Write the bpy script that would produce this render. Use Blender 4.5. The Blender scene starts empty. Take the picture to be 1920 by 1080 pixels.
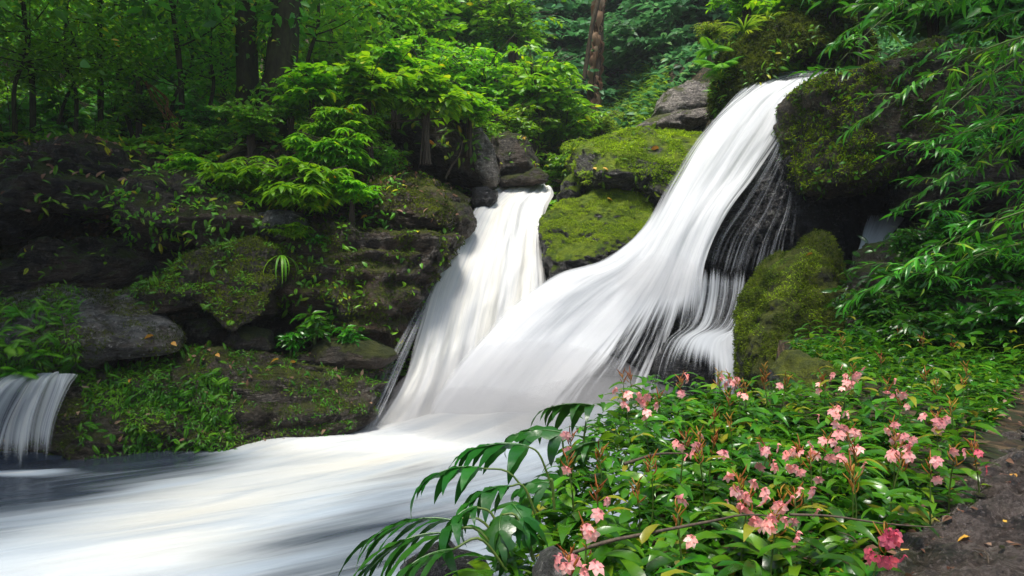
import bpy, bmesh, math, random
import numpy as np
from mathutils import Vector

# ---------------------------------------------------------------- camera, sky, sun, exposure
C = bpy.context.scene.collection
sc = bpy.context.scene
cam_d = bpy.data.cameras.new('camera'); cam = bpy.data.objects.new('camera', cam_d); C.objects.link(cam)
cam.location = (0, 0, 0); cam.rotation_euler = (math.radians(90), 0, 0)
cam_d.lens = 24; cam_d.sensor_width = 36; cam_d.clip_start = 0.05; cam_d.clip_end = 2000
sc.camera = cam
SUN_EL, SUN_AZ = math.radians(76), math.radians(200)      # azimuth clockwise from +Y (ahead of the camera)
w = bpy.data.worlds.new('World'); sc.world = w; w.use_nodes = True
nt = w.node_tree; bg = nt.nodes['Background']
sky = nt.nodes.new('ShaderNodeTexSky'); sky.sky_type = 'NISHITA'; sky.sun_disc = False
sky.sun_elevation = SUN_EL; sky.sun_rotation = SUN_AZ; sky.air_density = 1.0; sky.dust_density = 3.0; sky.ozone_density = 1.0
nt.links.new(sky.outputs[0], bg.inputs[0]); bg.inputs[1].default_value = 0.06
sd = bpy.data.lights.new('sun', 'SUN'); sd.energy = 1.5; sd.angle = math.radians(20); sd.color = (1.0, 0.96, 0.88)
so = bpy.data.objects.new('sun', sd); C.objects.link(so)
dv = Vector((math.sin(SUN_AZ)*math.cos(SUN_EL), math.cos(SUN_AZ)*math.cos(SUN_EL), math.sin(SUN_EL)))
so.rotation_euler = (-dv).to_track_quat('-Z', 'Y').to_euler(); so.location = dv*60
sc.view_settings.view_transform = 'Standard'; sc.view_settings.look = 'None'
sc.view_settings.exposure = 1.85; sc.view_settings.gamma = 1
sc.cycles.max_bounces = 8; sc.cycles.transparent_max_bounces = 24; sc.cycles.diffuse_bounces = 4
sc.cycles.glossy_bounces = 2; sc.cycles.transmission_bounces = 4; sc.cycles.sample_clamp_indirect = 6
sc.cycles.use_denoising = True

F = 1280.0
def P(px, py, Y): return np.array([(px-960)/F*Y, Y, (540-py)/F*Y])
rng = np.random.default_rng(7)

# ---------------------------------------------------------------- numpy noise
_perm = np.random.default_rng(3).permutation(512).astype(np.int64)
_val = np.random.default_rng(4).uniform(-1, 1, 512)
def vnoise(p):
    i = np.floor(p).astype(np.int64); f = p-i; u = f*f*f*(f*(f*6-15)+10)
    def h(a, b, c): return _val[_perm[(_perm[(_perm[(i[:, 0]+a) & 511]+i[:, 1]+b) & 511]+i[:, 2]+c) & 511]]
    x, y, z = u[:, 0], u[:, 1], u[:, 2]
    a = h(0,0,0)*(1-x)+h(1,0,0)*x; b = h(0,1,0)*(1-x)+h(1,1,0)*x
    c = h(0,0,1)*(1-x)+h(1,0,1)*x; d = h(0,1,1)*(1-x)+h(1,1,1)*x
    return (a*(1-y)+b*y)*(1-z)+(c*(1-y)+d*y)*z
def fbm(p, octv=4, gain=0.5):
    s = 0; a = 1; q = np.array(p, float)
    for k in range(octv):
        s = s+a*vnoise(q); q = q*2.03+17.3; a *= gain
    return s
def sstep(a, b, x):
    t = np.clip((x-a)/(b-a), 0, 1); return t*t*(3-2*t)

# ---------------------------------------------------------------- mesh helpers
def mesh_tris(name, V, T, rnd=None, attrs=None, uv=None, smooth=True):
    V = np.asarray(V, np.float32); T = np.asarray(T, np.int32)
    k = T.shape[1]
    me = bpy.data.meshes.new(name)
    me.vertices.add(len(V)); me.vertices.foreach_set('co', V.ravel())
    me.loops.add(T.size); me.loops.foreach_set('vertex_index', T.ravel())
    me.polygons.add(len(T)); me.polygons.foreach_set('loop_start', np.arange(0, T.size, k, dtype=np.int32))
    me.polygons.foreach_set('use_smooth', np.full(len(T), smooth, bool))
    A = dict(attrs or {})
    if rnd is not None: A['rnd'] = rnd
    for n, a in A.items():
        at = me.attributes.new(n, 'FLOAT', 'POINT'); at.data.foreach_set('value', np.asarray(a, np.float32))
    if uv is not None:
        ul = me.uv_layers.new(name='UVMap'); ul.data.foreach_set('uv', np.asarray(uv, np.float32)[T.ravel()].ravel())
    me.update(calc_edges=True); me.validate()
    return me
class MB:
    """collects triangles"""
    def __init__(s): s.V = []; s.T = []; s.R = []; s.n = 0
    def add(s, V, T, r=0.5):
        V = np.asarray(V, float); s.V.append(V); s.T.append(np.asarray(T)+s.n)
        s.R.append(np.full(len(V), r) if np.isscalar(r) else np.asarray(r)); s.n += len(V)
    def mesh(s, name, off=None):
        V = np.concatenate(s.V)
        if off is not None: V = V-np.asarray(off)
        return mesh_tris(name, V, np.concatenate(s.T), np.concatenate(s.R))
def obj(name, me, mat, parent=None, loc=(0,0,0)):
    o = bpy.data.objects.new(name, me); C.objects.link(o); o.location = [float(v) for v in loc]
    if mat is not None:
        me.materials.clear(); me.materials.append(mat)
    if parent is not None: o.parent = parent
    return o
def tag(o, label, cat, group=None, kind=None):
    o['label'] = label; o['category'] = cat
    if group: o['group'] = group
    if kind: o['kind'] = kind
    return o
def empty(name, loc, label, cat, group=None):
    o = bpy.data.objects.new(name, None); C.objects.link(o); o.location = [float(v) for v in loc]; o.empty_display_size = .2
    return tag(o, label, cat, group)
def copy_thing(src, loc, rz=0, s=1.0, label=None, group=None, tilt=None):
    r = src.copy(); C.objects.link(r); r.location = [float(v) for v in loc]
    r.rotation_euler = (tilt[0], tilt[1], rz) if tilt else (0, 0, rz)
    r.scale = (s, s, s) if np.isscalar(s) else s
    if label: r['label'] = label
    if group: r['group'] = group
    for ch in list(src.children):
        c = ch.copy(); C.objects.link(c); c.parent = r
        for g in ch.children:
            d = g.copy(); C.objects.link(d); d.parent = c
    return r
PROTOS = []
class Kind:
    """the first placing uses the built thing itself, later ones copy it"""
    def __init__(s, root): s.root = root; s.used = False; PROTOS.append(s)
    def put(s, loc, rz=0, sc_=1.0, label=None, group=None, tilt=None):
        if not s.used:
            s.used = True; r = s.root; r.location = [float(v) for v in loc]
            r.rotation_euler = (tilt[0], tilt[1], rz) if tilt else (0, 0, rz)
            r.scale = (sc_,)*3 if np.isscalar(sc_) else sc_
            if label: r['label'] = label
            if group: r['group'] = group
            return r
        return copy_thing(s.root, loc, rz, sc_, label, group, tilt)

def leaf_tpl(L, W, n=4, arch=0.35, fold=0.25, shape='ovate', wave=0.0):
    """leaf along +X from the origin, top side +Z"""
    t = np.linspace(0, 1, n+1)
    if shape == 'ovate': hw = np.sin(np.pi*t**0.75)*0.5*W
    elif shape == 'lance': hw = np.sin(np.pi*t**0.62)**0.9*0.5*W
    else: hw = np.sin(np.pi*t**0.85)*0.5*W
    ang = arch*t*1.6
    x = np.concatenate([[0], np.cumsum(np.cos((ang[1:]+ang[:-1])/2))])*L/n
    z = -np.concatenate([[0], np.cumsum(np.sin((ang[1:]+ang[:-1])/2))])*L/n
    V = []; T = []
    V.append((0, 0, 0))
    for k in range(1, n):
        wz = wave*L*math.sin(k*2.4)
        V += [(x[k], hw[k], z[k]+fold*hw[k]+wz), (x[k], 0, z[k]), (x[k], -hw[k], z[k]+fold*hw[k]-wz)]
    V.append((x[n], 0, z[n]))
    a = 1
    T += [(0, 2, 1), (0, 3, 2)]
    for k in range(1, n-1):
        b = a+3
        T += [(a, a+1, b+1), (a, b+1, b), (a+1, a+2, b+2), (a+1, b+2, b+1)]; a = b
    e = len(V)-1
    T += [(a, a+1, e), (a+1, a+2, e)]
    return np.array(V), np.array(T)
def frames(d, up):
    d = d/np.linalg.norm(d, axis=1, keepdims=True)
    z = up-(up*d).sum(1, keepdims=True)*d; z /= np.linalg.norm(z, axis=1, keepdims=True)+1e-9
    y = np.cross(z, d)
    return np.stack([d, y, z], axis=2)
def scatter(tpl, locs, dirs, ups, scales, rnds):
    V, T = tpl; N = len(locs); M = frames(np.asarray(dirs, float), np.asarray(ups, float))
    VV = np.einsum('nij,vj->nvi', M, V)*np.asarray(scales)[:, None, None]+np.asarray(locs)[:, None, :]
    TT = T[None]+(np.arange(N)*len(V))[:, None, None]
    return VV.reshape(-1, 3), TT.reshape(-1, 3), np.repeat(rnds, len(V))
def tube(pts, rad, sides=6, seed=0, bump=0.0, cap=True):
    pts = np.asarray(pts, float); n = len(pts); rad = np.broadcast_to(np.asarray(rad, float), (n,))
    tg = np.gradient(pts, axis=0); tg /= np.linalg.norm(tg, axis=1, keepdims=True)+1e-9
    ref = np.array([0, 1, 0.01]) if abs(tg[:, 2]).mean() > 0.6 else np.array([0, 0.01, 1])
    V = []
    a = np.linspace(0, 2*np.pi, sides, endpoint=False)
    for i in range(n):
        s1 = np.cross(tg[i], ref); s1 /= np.linalg.norm(s1)+1e-9; s2 = np.cross(tg[i], s1)
        V.append(pts[i]+rad[i]*(np.cos(a)[:, None]*s1+np.sin(a)[:, None]*s2))
    V = np.concatenate(V)
    if bump:
        c = np.repeat(pts, sides, axis=0); q = V.copy(); q[:, 2] *= .35
        V = c+(V-c)*(1+bump*fbm(q*6+seed, 3))[:, None]
    T = []
    for i in range(n-1):
        for j in range(sides):
            p, q = i*sides+j, i*sides+(j+1) % sides
            T += [(p, q, q+sides), (p, q+sides, p+sides)]
    if cap:
        V = np.vstack([V, pts[-1]]); e = len(V)-1
        for j in range(sides): T.append(((n-1)*sides+j, (n-1)*sides+(j+1) % sides, e))
    return V, np.array(T)
def bez(pts, n):
    """Catmull-Rom through pts"""
    p = np.asarray(pts, float); p = np.vstack([2*p[0]-p[1], p, 2*p[-1]-p[-2]])
    t = np.linspace(0, len(p)-3-1e-6, n); i = t.astype(int); f = (t-i)[:, None]
    a, b, c, d = p[i], p[i+1], p[i+2], p[i+3]
    return 0.5*((2*b)+(-a+c)*f+(2*a-5*b+4*c-d)*f*f+(-a+3*b-3*c+d)*f**3)

# ---------------------------------------------------------------- materials
class G:
    def __init__(s, name):
        s.m = bpy.data.materials.new(name); s.m.use_nodes = True; s.t = s.m.node_tree; s.t.nodes.clear()
        s.out = s.n('ShaderNodeOutputMaterial')
    def n(s, ty, **kw):
        x = s.t.nodes.new(ty)
        for k, v in kw.items(): setattr(x, k, v)
        return x
    def put(s, sock, v):
        if hasattr(v, 'links') or isinstance(v, bpy.types.NodeSocket): s.t.links.new(v, sock)
        elif v is not None: sock.default_value = v
    def math(s, op, a, b=None, c=None):
        x = s.n('ShaderNodeMath', operation=op)
        s.put(x.inputs[0], a)
        if b is not None: s.put(x.inputs[1], b)
        if c is not None: s.put(x.inputs[2], c)
        return x.outputs[0]
    def noise(s, vec, scale, detail=4, rough=0.55, dist=0.0):
        x = s.n('ShaderNodeTexNoise'); s.put(x.inputs['Vector'], vec); x.inputs['Scale'].default_value = scale
        x.inputs['Detail'].default_value = detail; x.inputs['Roughness'].default_value = rough; x.inputs['Distortion'].default_value = dist
        return x.outputs['Fac']
    def mapr(s, v, a, b, c=0.0, d=1.0, smooth=True):
        x = s.n('ShaderNodeMapRange'); x.interpolation_type = 'SMOOTHSTEP' if smooth else 'LINEAR'
        s.put(x.inputs[0], v)
        for i, q in enumerate((a, b, c, d)): s.put(x.inputs[i+1], q)
        return x.outputs[0]
    def mix(s, f, a, b):
        x = s.n('ShaderNodeMix', data_type='RGBA'); s.put(x.inputs[0], f)
        s.put(x.inputs[6], (*a, 1) if isinstance(a, tuple) else a); s.put(x.inputs[7], (*b, 1) if isinstance(b, tuple) else b)
        return x.outputs[2]
    def scalev(s, vec, sx):
        x = s.n('ShaderNodeMapping'); s.put(x.inputs[0], vec); x.inputs['Scale'].default_value = sx
        return x.outputs[0]
    def ramp(s, f, stops):
        x = s.n('ShaderNodeValToRGB'); s.put(x.inputs[0], f); e = x.color_ramp.elements
        while len(e) < len(stops): e.new(0.5)
        for k, (p, c) in enumerate(stops): e[k].position = p; e[k].color = (*c, 1)
        return x.outputs[0]
    def attr(s, name):
        x = s.n('ShaderNodeAttribute'); x.attribute_name = name; return x.outputs['Fac']
    def bump(s, h, strength, dist=0.02, normal=None):
        x = s.n('ShaderNodeBump'); x.inputs['Strength'].default_value = strength; x.inputs['Distance'].default_value = dist
        s.put(x.inputs['Height'], h)
        if normal is not None: s.put(x.inputs['Normal'], normal)
        return x.outputs[0]
    def principled(s, col, rough, normal=None, spec=0.5, **kw):
        x = s.n('ShaderNodeBsdfPrincipled'); s.put(x.inputs['Base Color'], (*col, 1) if isinstance(col, tuple) else col)
        s.put(x.inputs['Roughness'], rough); x.inputs['Specular IOR Level'].default_value = spec
        if normal is not None: s.put(x.inputs['Normal'], normal)
        for k, v in kw.items(): s.put(x.inputs[k], v)
        return x.outputs[0]
    def done(s, sh):
        s.t.links.new(sh, s.out.inputs[0]); return s.m

def leaf_mat(name, stops, rough=0.42, trans=0.4, spec=0.5, tcol=1.6):
    g = G(name)
    oi = g.n('ShaderNodeObjectInfo')
    f = g.attr('rnd')
    col = g.ramp(f, stops)
    hsv = g.n('ShaderNodeHueSaturation'); g.put(hsv.inputs['Color'], col)
    g.put(hsv.inputs['Value'], g.mapr(oi.outputs['Random'], 0, 1, 0.82, 1.2, False))
    g.put(hsv.inputs['Hue'], g.mapr(oi.outputs['Random'], 0, 1, 0.49, 0.512, False))
    base = hsv.outputs[0]
    nv = g.noise(g.n('ShaderNodeTexCoord').outputs['Object'], 60, 2)
    p = g.principled(base, rough, g.bump(nv, 0.25, 0.004), spec)
    tr = g.n('ShaderNodeBsdfTranslucent')
    h2 = g.n('ShaderNodeHueSaturation'); g.put(h2.inputs['Color'], base); h2.inputs['Value'].default_value = tcol; h2.inputs['Hue'].default_value = 0.485
    g.put(tr.inputs[0], h2.outputs[0])
    mx = g.n('ShaderNodeMixShader'); mx.inputs[0].default_value = trans
    g.t.links.new(p, mx.inputs[1]); g.t.links.new(tr.outputs[0], mx.inputs[2])
    return g.done(mx.outputs[0])
def plain_mat(name, c1, c2, rough=0.6, scale=20, bumpd=0.01, bumps=0.5, spec=0.4, stretch=(1,1,1)):
    g = G(name); tc = g.scalev(g.n('ShaderNodeTexCoord').outputs['Object'], stretch)
    n = g.noise(tc, scale, 6, 0.65)
    return g.done(g.principled(g.mix(g.mapr(n, .3, .7), c1, c2), rough, g.bump(n, bumps, bumpd), spec))
def rock_mat(name, c1, c2, m1, m2, moss, wet=0.35, pale=0.0, palec=(.30,.29,.27), strata=1.0, up=0.9, brown=0.0):
    """bare rock c1..c2 with moss m1..m2; moss grows where the face looks up and where the noise lets it"""
    g = G(name); co = g.n('ShaderNodeTexCoord').outputs['Object']; geo = g.n('ShaderNodeNewGeometry')
    sep = g.n('ShaderNodeSeparateXYZ'); g.put(sep.inputs[0], geo.outputs['Normal']); nz = sep.outputs[2]
    lay = g.noise(g.scalev(co, (0.9, 0.9, 5.5)), 2.2, 8, 0.7, 0.6)
    mid = g.noise(co, 5, 8, 0.7); fine = g.noise(co, 22, 7, 0.75); big = g.noise(co, 1.3, 5, 0.6, 0.4)
    rock = g.mix(g.mapr(lay, .32, .68), c1, c2)
    rock = g.mix(g.mapr(mid, .42, .58, .75, 0), rock, tuple(v*.35 for v in c1))
    rock = g.mix(g.mapr(fine, .50, .68, 0, .65), rock, tuple(min(1, v*2.6) for v in c2))
    if brown: rock = g.mix(g.math('MULTIPLY', g.mapr(big, .45, .6), brown), rock, (.085, .05, .028))
    if pale:
        rock = g.mix(g.math('MULTIPLY', g.mapr(g.noise(co, 11, 7, .75), .56, .66), pale), rock, palec)
    k = g.math('ADD', g.math('MULTIPLY', nz, up), g.math('MULTIPLY_ADD', g.noise(co, 2.6, 9, .72, .5), 2.6, -1.3))
    k = g.math('ADD', k, g.math('MULTIPLY_ADD', fine, 0.8, -0.4))
    mask = g.mapr(k, 1.0-moss*1.5, 1.35-moss*1.5)
    mcol = g.mix(g.mapr(g.noise(co, 4.5, 6, .7), .35, .65), m1, m2)
    mcol = g.mix(g.mapr(g.noise(co, 90, 3, .7), .35, .7, 0, .7), mcol, tuple(v*.3 for v in m1))
    col = g.mix(mask, rock, mcol)
    rough = g.mapr(mask, 0, 1, wet, 0.95, False)
    h = g.math('ADD', g.math('MULTIPLY', lay, 0.9*strata), g.math('MULTIPLY', mid, 0.5))
    h = g.math('ADD', h, g.math('MULTIPLY', fine, 0.16))
    nb = g.bump(h, 1.0, 0.20)
    mo = g.math('MULTIPLY', g.noise(co, 75, 4, .7), mask)
    nb = g.bump(mo, 0.9, 0.03, nb)
    return g.done(g.principled(col, rough, nb, 0.45))

MOSS1, MOSS2 = (.09, .16, .005), (.25, .34, .008)
M = {}
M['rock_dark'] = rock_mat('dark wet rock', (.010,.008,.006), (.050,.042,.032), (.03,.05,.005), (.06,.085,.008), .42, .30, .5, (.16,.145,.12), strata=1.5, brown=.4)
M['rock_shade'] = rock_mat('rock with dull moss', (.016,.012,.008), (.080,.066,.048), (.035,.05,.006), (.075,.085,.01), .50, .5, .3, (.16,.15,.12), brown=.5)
M['rock_grey'] = rock_mat('grey rock with moss', (.06,.06,.058), (.15,.148,.14), (.045,.05,.006), (.10,.105,.012), .42, .34, .8, (.40,.39,.36), up=.35, brown=.3)
M['rock_brown'] = rock_mat('brown layered rock', (.022,.016,.010), (.075,.052,.034), (.05,.06,.006), (.11,.115,.012), .46, .38, .35, (.2,.18,.15), brown=.6)
M['rock_ledge'] = rock_mat('wet ledge rock', (.025,.018,.012), (.12,.096,.07), (.045,.06,.006), (.09,.10,.012), .44, .30, .4, (.22,.2,.17), strata=1.6)
M['rock_moss'] = rock_mat('rock under bright moss', (.03,.028,.024), (.10,.095,.085), MOSS1, MOSS2, .54, .35, .9, (.36,.35,.32))
M['rock_moss_part'] = rock_mat('half mossy wet rock', (.014,.013,.012), (.05,.048,.045), MOSS1, MOSS2, .62, .28, .35, (.3,.3,.3), up=1.3)
M['rock_moss_dark'] = rock_mat('deep moss coat', (.016,.014,.010), (.05,.042,.03), (.05,.07,.006), (.14,.165,.008), .76, .34, .5, (.24,.24,.2), up=.9)
M['rock_lichen'] = rock_mat('brown rock with moss and lichen', (.03,.022,.012), (.10,.072,.042), (.06,.075,.006), (.14,.16,.010), .55, .6, .9, (.26,.28,.20), up=.5)
M['rock_pale'] = rock_mat('pale dry rock', (.13,.11,.09), (.36,.32,.28), (.07,.10,.01), (.14,.17,.02), .32, .55, .5, (.5,.47,.42))
M['rock_stain'] = rock_mat('orange stained rock', (.12,.045,.012), (.30,.12,.03), (.06,.05,.01), (.1,.08,.01), .15, .2)
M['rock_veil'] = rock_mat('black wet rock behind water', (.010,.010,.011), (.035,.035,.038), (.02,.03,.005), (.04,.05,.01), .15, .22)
g = G('wet brown path rock'); co = g.n('ShaderNodeTexCoord').outputs['Object']
n1 = g.noise(g.scalev(co, (1,1.6,2)), 3.0, 9, .72, .8); n2 = g.noise(co, 22, 6, .7); n3 = g.noise(co, 1.3, 4, .6)
c = g.mix(g.mapr(n1, .35, .65), (.022,.015,.011), (.14,.108,.09)); c = g.mix(g.mapr(n2, .5, .75, 0, .7), c, (.16,.13,.11))
c = g.mix(g.mapr(n3, .52, .66, 0, .35), c, (.05,.06,.012))
n4 = g.noise(co, 60, 6, .75); c = g.mix(g.mapr(n4, .52, .66, 0, .6), c, (.26,.22,.20)); c = g.mix(g.mapr(n4, .46, .36, 0, .7), c, (.012,.008,.006))  # pale flecks put wet highlights into the colour, dark ones fill the pits
h = g.math('ADD', n1, g.math('ADD', g.math('MULTIPLY', n2, .35), g.math('MULTIPLY', n4, .10)))
M['path'] = g.done(g.principled(c, g.mapr(n1, .4, .65, .07, .35), g.bump(h, 1.0, .12), .9))
g = G('forest floor of soil and leaf litter'); co = g.n('ShaderNodeTexCoord').outputs['Object']
vo = g.n('ShaderNodeTexVoronoi'); g.put(vo.inputs['Vector'], co); vo.inputs['Scale'].default_value = 14
n1 = g.noise(co, 6, 8, .7)
c = g.ramp(g.n('ShaderNodeSeparateColor').outputs[0], [(0,(0,0,0)),(1,(1,1,1))])
sepc = g.n('ShaderNodeSeparateColor'); g.put(sepc.inputs[0], vo.outputs['Color'])
c = g.ramp(sepc.outputs[0], [(0,(.018,.011,.006)),(.5,(.04,.024,.012)),(.8,(.075,.045,.022)),(1,(.13,.085,.045))])
c = g.mix(g.mapr(n1, .42, .6), c, (.014,.02,.005))
M['soil'] = g.done(g.principled(c, .75, g.bump(g.math('ADD', vo.outputs['Distance'], n1), .8, .05), .3))
M['bark'] = plain_mat('dark mossy bark', (.016,.014,.008), (.045,.048,.018), .85, 14, .03, .9, .2, (1,1,.35))
M['bark_brown'] = plain_mat('brown bark', (.035,.024,.014), (.11,.08,.05), .85, 14, .03, .8, .2, (1,1,.3))
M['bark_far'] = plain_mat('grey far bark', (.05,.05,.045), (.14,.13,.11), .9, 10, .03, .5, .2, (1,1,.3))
M['twig'] = plain_mat('brown twig', (.03,.022,.014), (.10,.07,.045), .7, 60, .004, .6)
M['stalk'] = plain_mat('green stalk', (.05,.10,.015), (.10,.14,.02), .5, 40, .003, .3)
M['deadleaf'] = leaf_mat('dry tan leaves', [(0,(.14,.075,.04)),(.5,(.26,.15,.09)),(1,(.38,.26,.17))], .7, .3, .2)
M['litter'] = leaf_mat('fallen leaf colours', [(0,(.30,.10,.02)),(.4,(.45,.16,.04)),(.7,(.40,.22,.10)),(1,(.55,.30,.04))], .55, .15, .4)
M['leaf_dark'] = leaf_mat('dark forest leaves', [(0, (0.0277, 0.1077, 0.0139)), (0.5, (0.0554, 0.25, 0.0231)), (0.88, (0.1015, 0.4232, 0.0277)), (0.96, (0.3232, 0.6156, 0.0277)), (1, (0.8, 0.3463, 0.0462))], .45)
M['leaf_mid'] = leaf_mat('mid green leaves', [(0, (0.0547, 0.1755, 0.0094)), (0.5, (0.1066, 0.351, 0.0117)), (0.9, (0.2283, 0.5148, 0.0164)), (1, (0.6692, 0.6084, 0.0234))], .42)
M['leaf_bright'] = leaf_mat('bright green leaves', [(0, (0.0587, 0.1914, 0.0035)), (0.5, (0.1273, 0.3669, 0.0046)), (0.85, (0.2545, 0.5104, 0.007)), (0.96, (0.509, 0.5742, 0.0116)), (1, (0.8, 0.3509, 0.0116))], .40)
M['leaf_yellow'] = leaf_mat('yellow green leaves', [(0, (0.091, 0.208, 0.0104)), (0.5, (0.182, 0.351, 0.013)), (1, (0.416, 0.494, 0.0195))], .45)
M['leaf_far'] = leaf_mat('haze-tinted far leaves', [(0, (0.0263, 0.0922, 0.0369)), (0.5, (0.0527, 0.1975, 0.0632)), (0.9, (0.1053, 0.3159, 0.0922)), (1, (0.2633, 0.3949, 0.079))], .5)  # distance haze put into the colour: paler, bluer greens
M['leaf_bamboo'] = leaf_mat('bamboo blades', [(0, (0.0192, 0.12, 0.0072)), (0.45, (0.0432, 0.264, 0.012)), (0.9, (0.096, 0.456, 0.018)), (1, (0.384, 0.48, 0.024))], .30, .35, .6)
M['leaf_gloss'] = leaf_mat('glossy wet leaves', [(0, (0.0132, 0.0675, 0.0045)), (0.5, (0.0297, 0.15, 0.0072)), (0.9, (0.0743, 0.255, 0.0108)), (1, (0.1485, 0.3, 0.0108))], .24, .28, .6)
M['leaf_herb'] = leaf_mat('herb leaves', [(0.0, (0.0135, 0.066, 0.0036)), (0.465, (0.0378, 0.15, 0.0054)), (0.8370000000000001, (0.0878, 0.24, 0.009)), (0.96, (0.189, 0.288, 0.0108)), (1, (0.34, 0.2, 0.03))], .27, .32, .6)
M['leaf_lobed'] = leaf_mat('deep green lobed leaves', [(0, (0.0096, 0.054, 0.0072)), (0.6, (0.0168, 0.102, 0.0096)), (1, (0.036, 0.144, 0.012))], .30, .25, .6)
M['fern'] = leaf_mat('fern fronds', [(0, (0.0257, 0.117, 0.0039)), (0.5, (0.0572, 0.221, 0.0052)), (1, (0.143, 0.338, 0.0078))], .45, .4, .4)
M['mossleaf'] = leaf_mat('moss tufts', [(0, (0.0632, 0.1215, 0.0054)), (0.5, (0.179, 0.297, 0.0081)), (1, (0.3791, 0.54, 0.0135))], .85, .3, .15)
M['mossdark'] = leaf_mat('dull moss tufts', [(0, (0.0127, 0.024, 0.003)), (0.5, (0.0467, 0.078, 0.005)), (1, (0.136, 0.19, 0.008))], .85, .3, .15)
M['grass'] = leaf_mat('slope grass', [(0,(.06,.17,.008)),(.5,(.13,.28,.012)),(1,(.25,.38,.02))], .5, .45, .3)
M['petal'] = leaf_mat('pink petals', [(0,(.85,.22,.24)),(.5,(.95,.40,.38)),(1,(.97,.64,.58))], .55, .35, .3, 1.1)
M['petal_deep'] = leaf_mat('deep pink petals', [(0,(.55,.05,.10)),(.5,(.70,.12,.17)),(1,(.80,.22,.26))], .55, .35, .3, 1.1)
M['bud'] = leaf_mat('orange brown buds', [(0,(.20,.05,.012)),(.5,(.36,.11,.02)),(1,(.40,.22,.03))], .5, .25, .4, 1.2)

def water_mat(name, tint=(.82,.84,.86), streak=46.0, along=1.3, contrast=1.0, trans=.25, maxal=1.0, grey=.5):
    """aerated falling water: white froth drawn out along UV v, thin where 'dens' is low"""
    g = G(name); uv = g.n('ShaderNodeUVMap').outputs[0]
    a = g.noise(g.scalev(uv, (streak, along, 1)), 1.0, 6, .62, .35)
    b = g.noise(g.scalev(uv, (streak*.22, along*.55, 1)), 1.0, 3, .5, .3)
    c = g.noise(g.scalev(uv, (streak*3.2, along*1.6, 1)), 1.0, 4, .6, .2)
    s = g.math('ADD', g.math('MULTIPLY', a, .45), g.math('ADD', g.math('MULTIPLY', b, .33), g.math('MULTIPLY', c, .22)))
    s = g.mapr(s, .33, .67, 0, 1, False)
    d = g.attr('dens')
    al = g.math('ADD', g.math('MULTIPLY', g.math('MULTIPLY', g.math('SUBTRACT', s, .45), contrast), g.mapr(d, .1, .9, 2.4, 1.0)), g.math('MULTIPLY_ADD', d, 1.9, -.45))
    al = g.mapr(al, 0, 1.0)
    al = g.math('MULTIPLY', al, g.mapr(d, 0.0, .12, 0, maxal))
    col = g.mix(g.math('MULTIPLY', g.attr('tint'), g.mapr(b, .35, .65, .5, 1)), tint, (.86,.83,.73))
    col = g.mix(g.mapr(s, .75, .2, 0, grey), col, (.40,.43,.48))
    nb = g.bump(s, .22, .04)
    p = g.principled(col, .65, nb, .25)
    tr = g.n('ShaderNodeBsdfTranslucent'); g.put(tr.inputs[0], col)
    mx = g.n('ShaderNodeMixShader'); mx.inputs[0].default_value = trans; g.t.links.new(p, mx.inputs[1]); g.t.links.new(tr.outputs[0], mx.inputs[2])
    tp = g.n('ShaderNodeBsdfTransparent'); m2 = g.n('ShaderNodeMixShader'); g.put(m2.inputs[0], al)
    g.t.links.new(tp.outputs[0], m2.inputs[1]); g.t.links.new(mx.outputs[0], m2.inputs[2])
    return g.done(m2.outputs[0])
M['fall'] = water_mat('white falling water', (.80,.81,.83), 30, .8, 1.0, grey=.42)
M['fan'] = water_mat('fanning falling water', (.74,.77,.81), 40, .7, 1.3, grey=.7)
M['smallfall'] = water_mat('grey-white combed cascade', (.56,.59,.58), 44, .5, .55, maxal=.9, grey=.8)
M['veil'] = water_mat('thin veil of falling water', (.66,.69,.73), 44, .7, .75, maxal=.85)
M['spray'] = water_mat('fine spray threads', (.62,.65,.70), 70, .6, .9, maxal=.42)
g = G('rushing pool water'); uv = g.n('ShaderNodeUVMap').outputs[0]
a = g.noise(g.scalev(uv, (2.2, .34, 1)), 1.0, 6, .55, .5); b = g.noise(g.scalev(uv, (7.5, .7, 1)), 1.0, 4, .55, .3); c0 = g.noise(g.scalev(uv, (.7, .2, 1)), 1, 2, .5)
s = g.math('ADD', g.math('MULTIPLY', a, .55), g.math('ADD', g.math('MULTIPLY', b, .2), g.math('MULTIPLY', c0, .25)))
fo = g.math('ADD', g.attr('foam'), g.math('MULTIPLY_ADD', s, 2.3, -1.1)); fo = g.mapr(fo, 0, 1)
wc = g.mix(g.attr('tint'), (.40,.46,.52), (.56,.54,.48))
wc = g.mix(g.mapr(g.attr('foam'), .95, 1.6), wc, (.66,.67,.66))
wc = g.mix(g.mapr(a, .42, .66, 0, .6), wc, (.24,.30,.37))
foam = g.principled(wc, .5, g.bump(s, .5, .12), .4)
deep = g.principled((.03,.04,.058), .16, g.bump(s, .6, .1), .6)
mx = g.n('ShaderNodeMixShader'); g.put(mx.inputs[0], fo); g.t.links.new(deep, mx.inputs[1]); g.t.links.new(foam, mx.inputs[2])
M['pool'] = g.done(mx.outputs[0])
g = G('tea coloured shallow water'); M['shallow'] = g.done(g.principled((.16,.055,.012), .15, None, .5))

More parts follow.
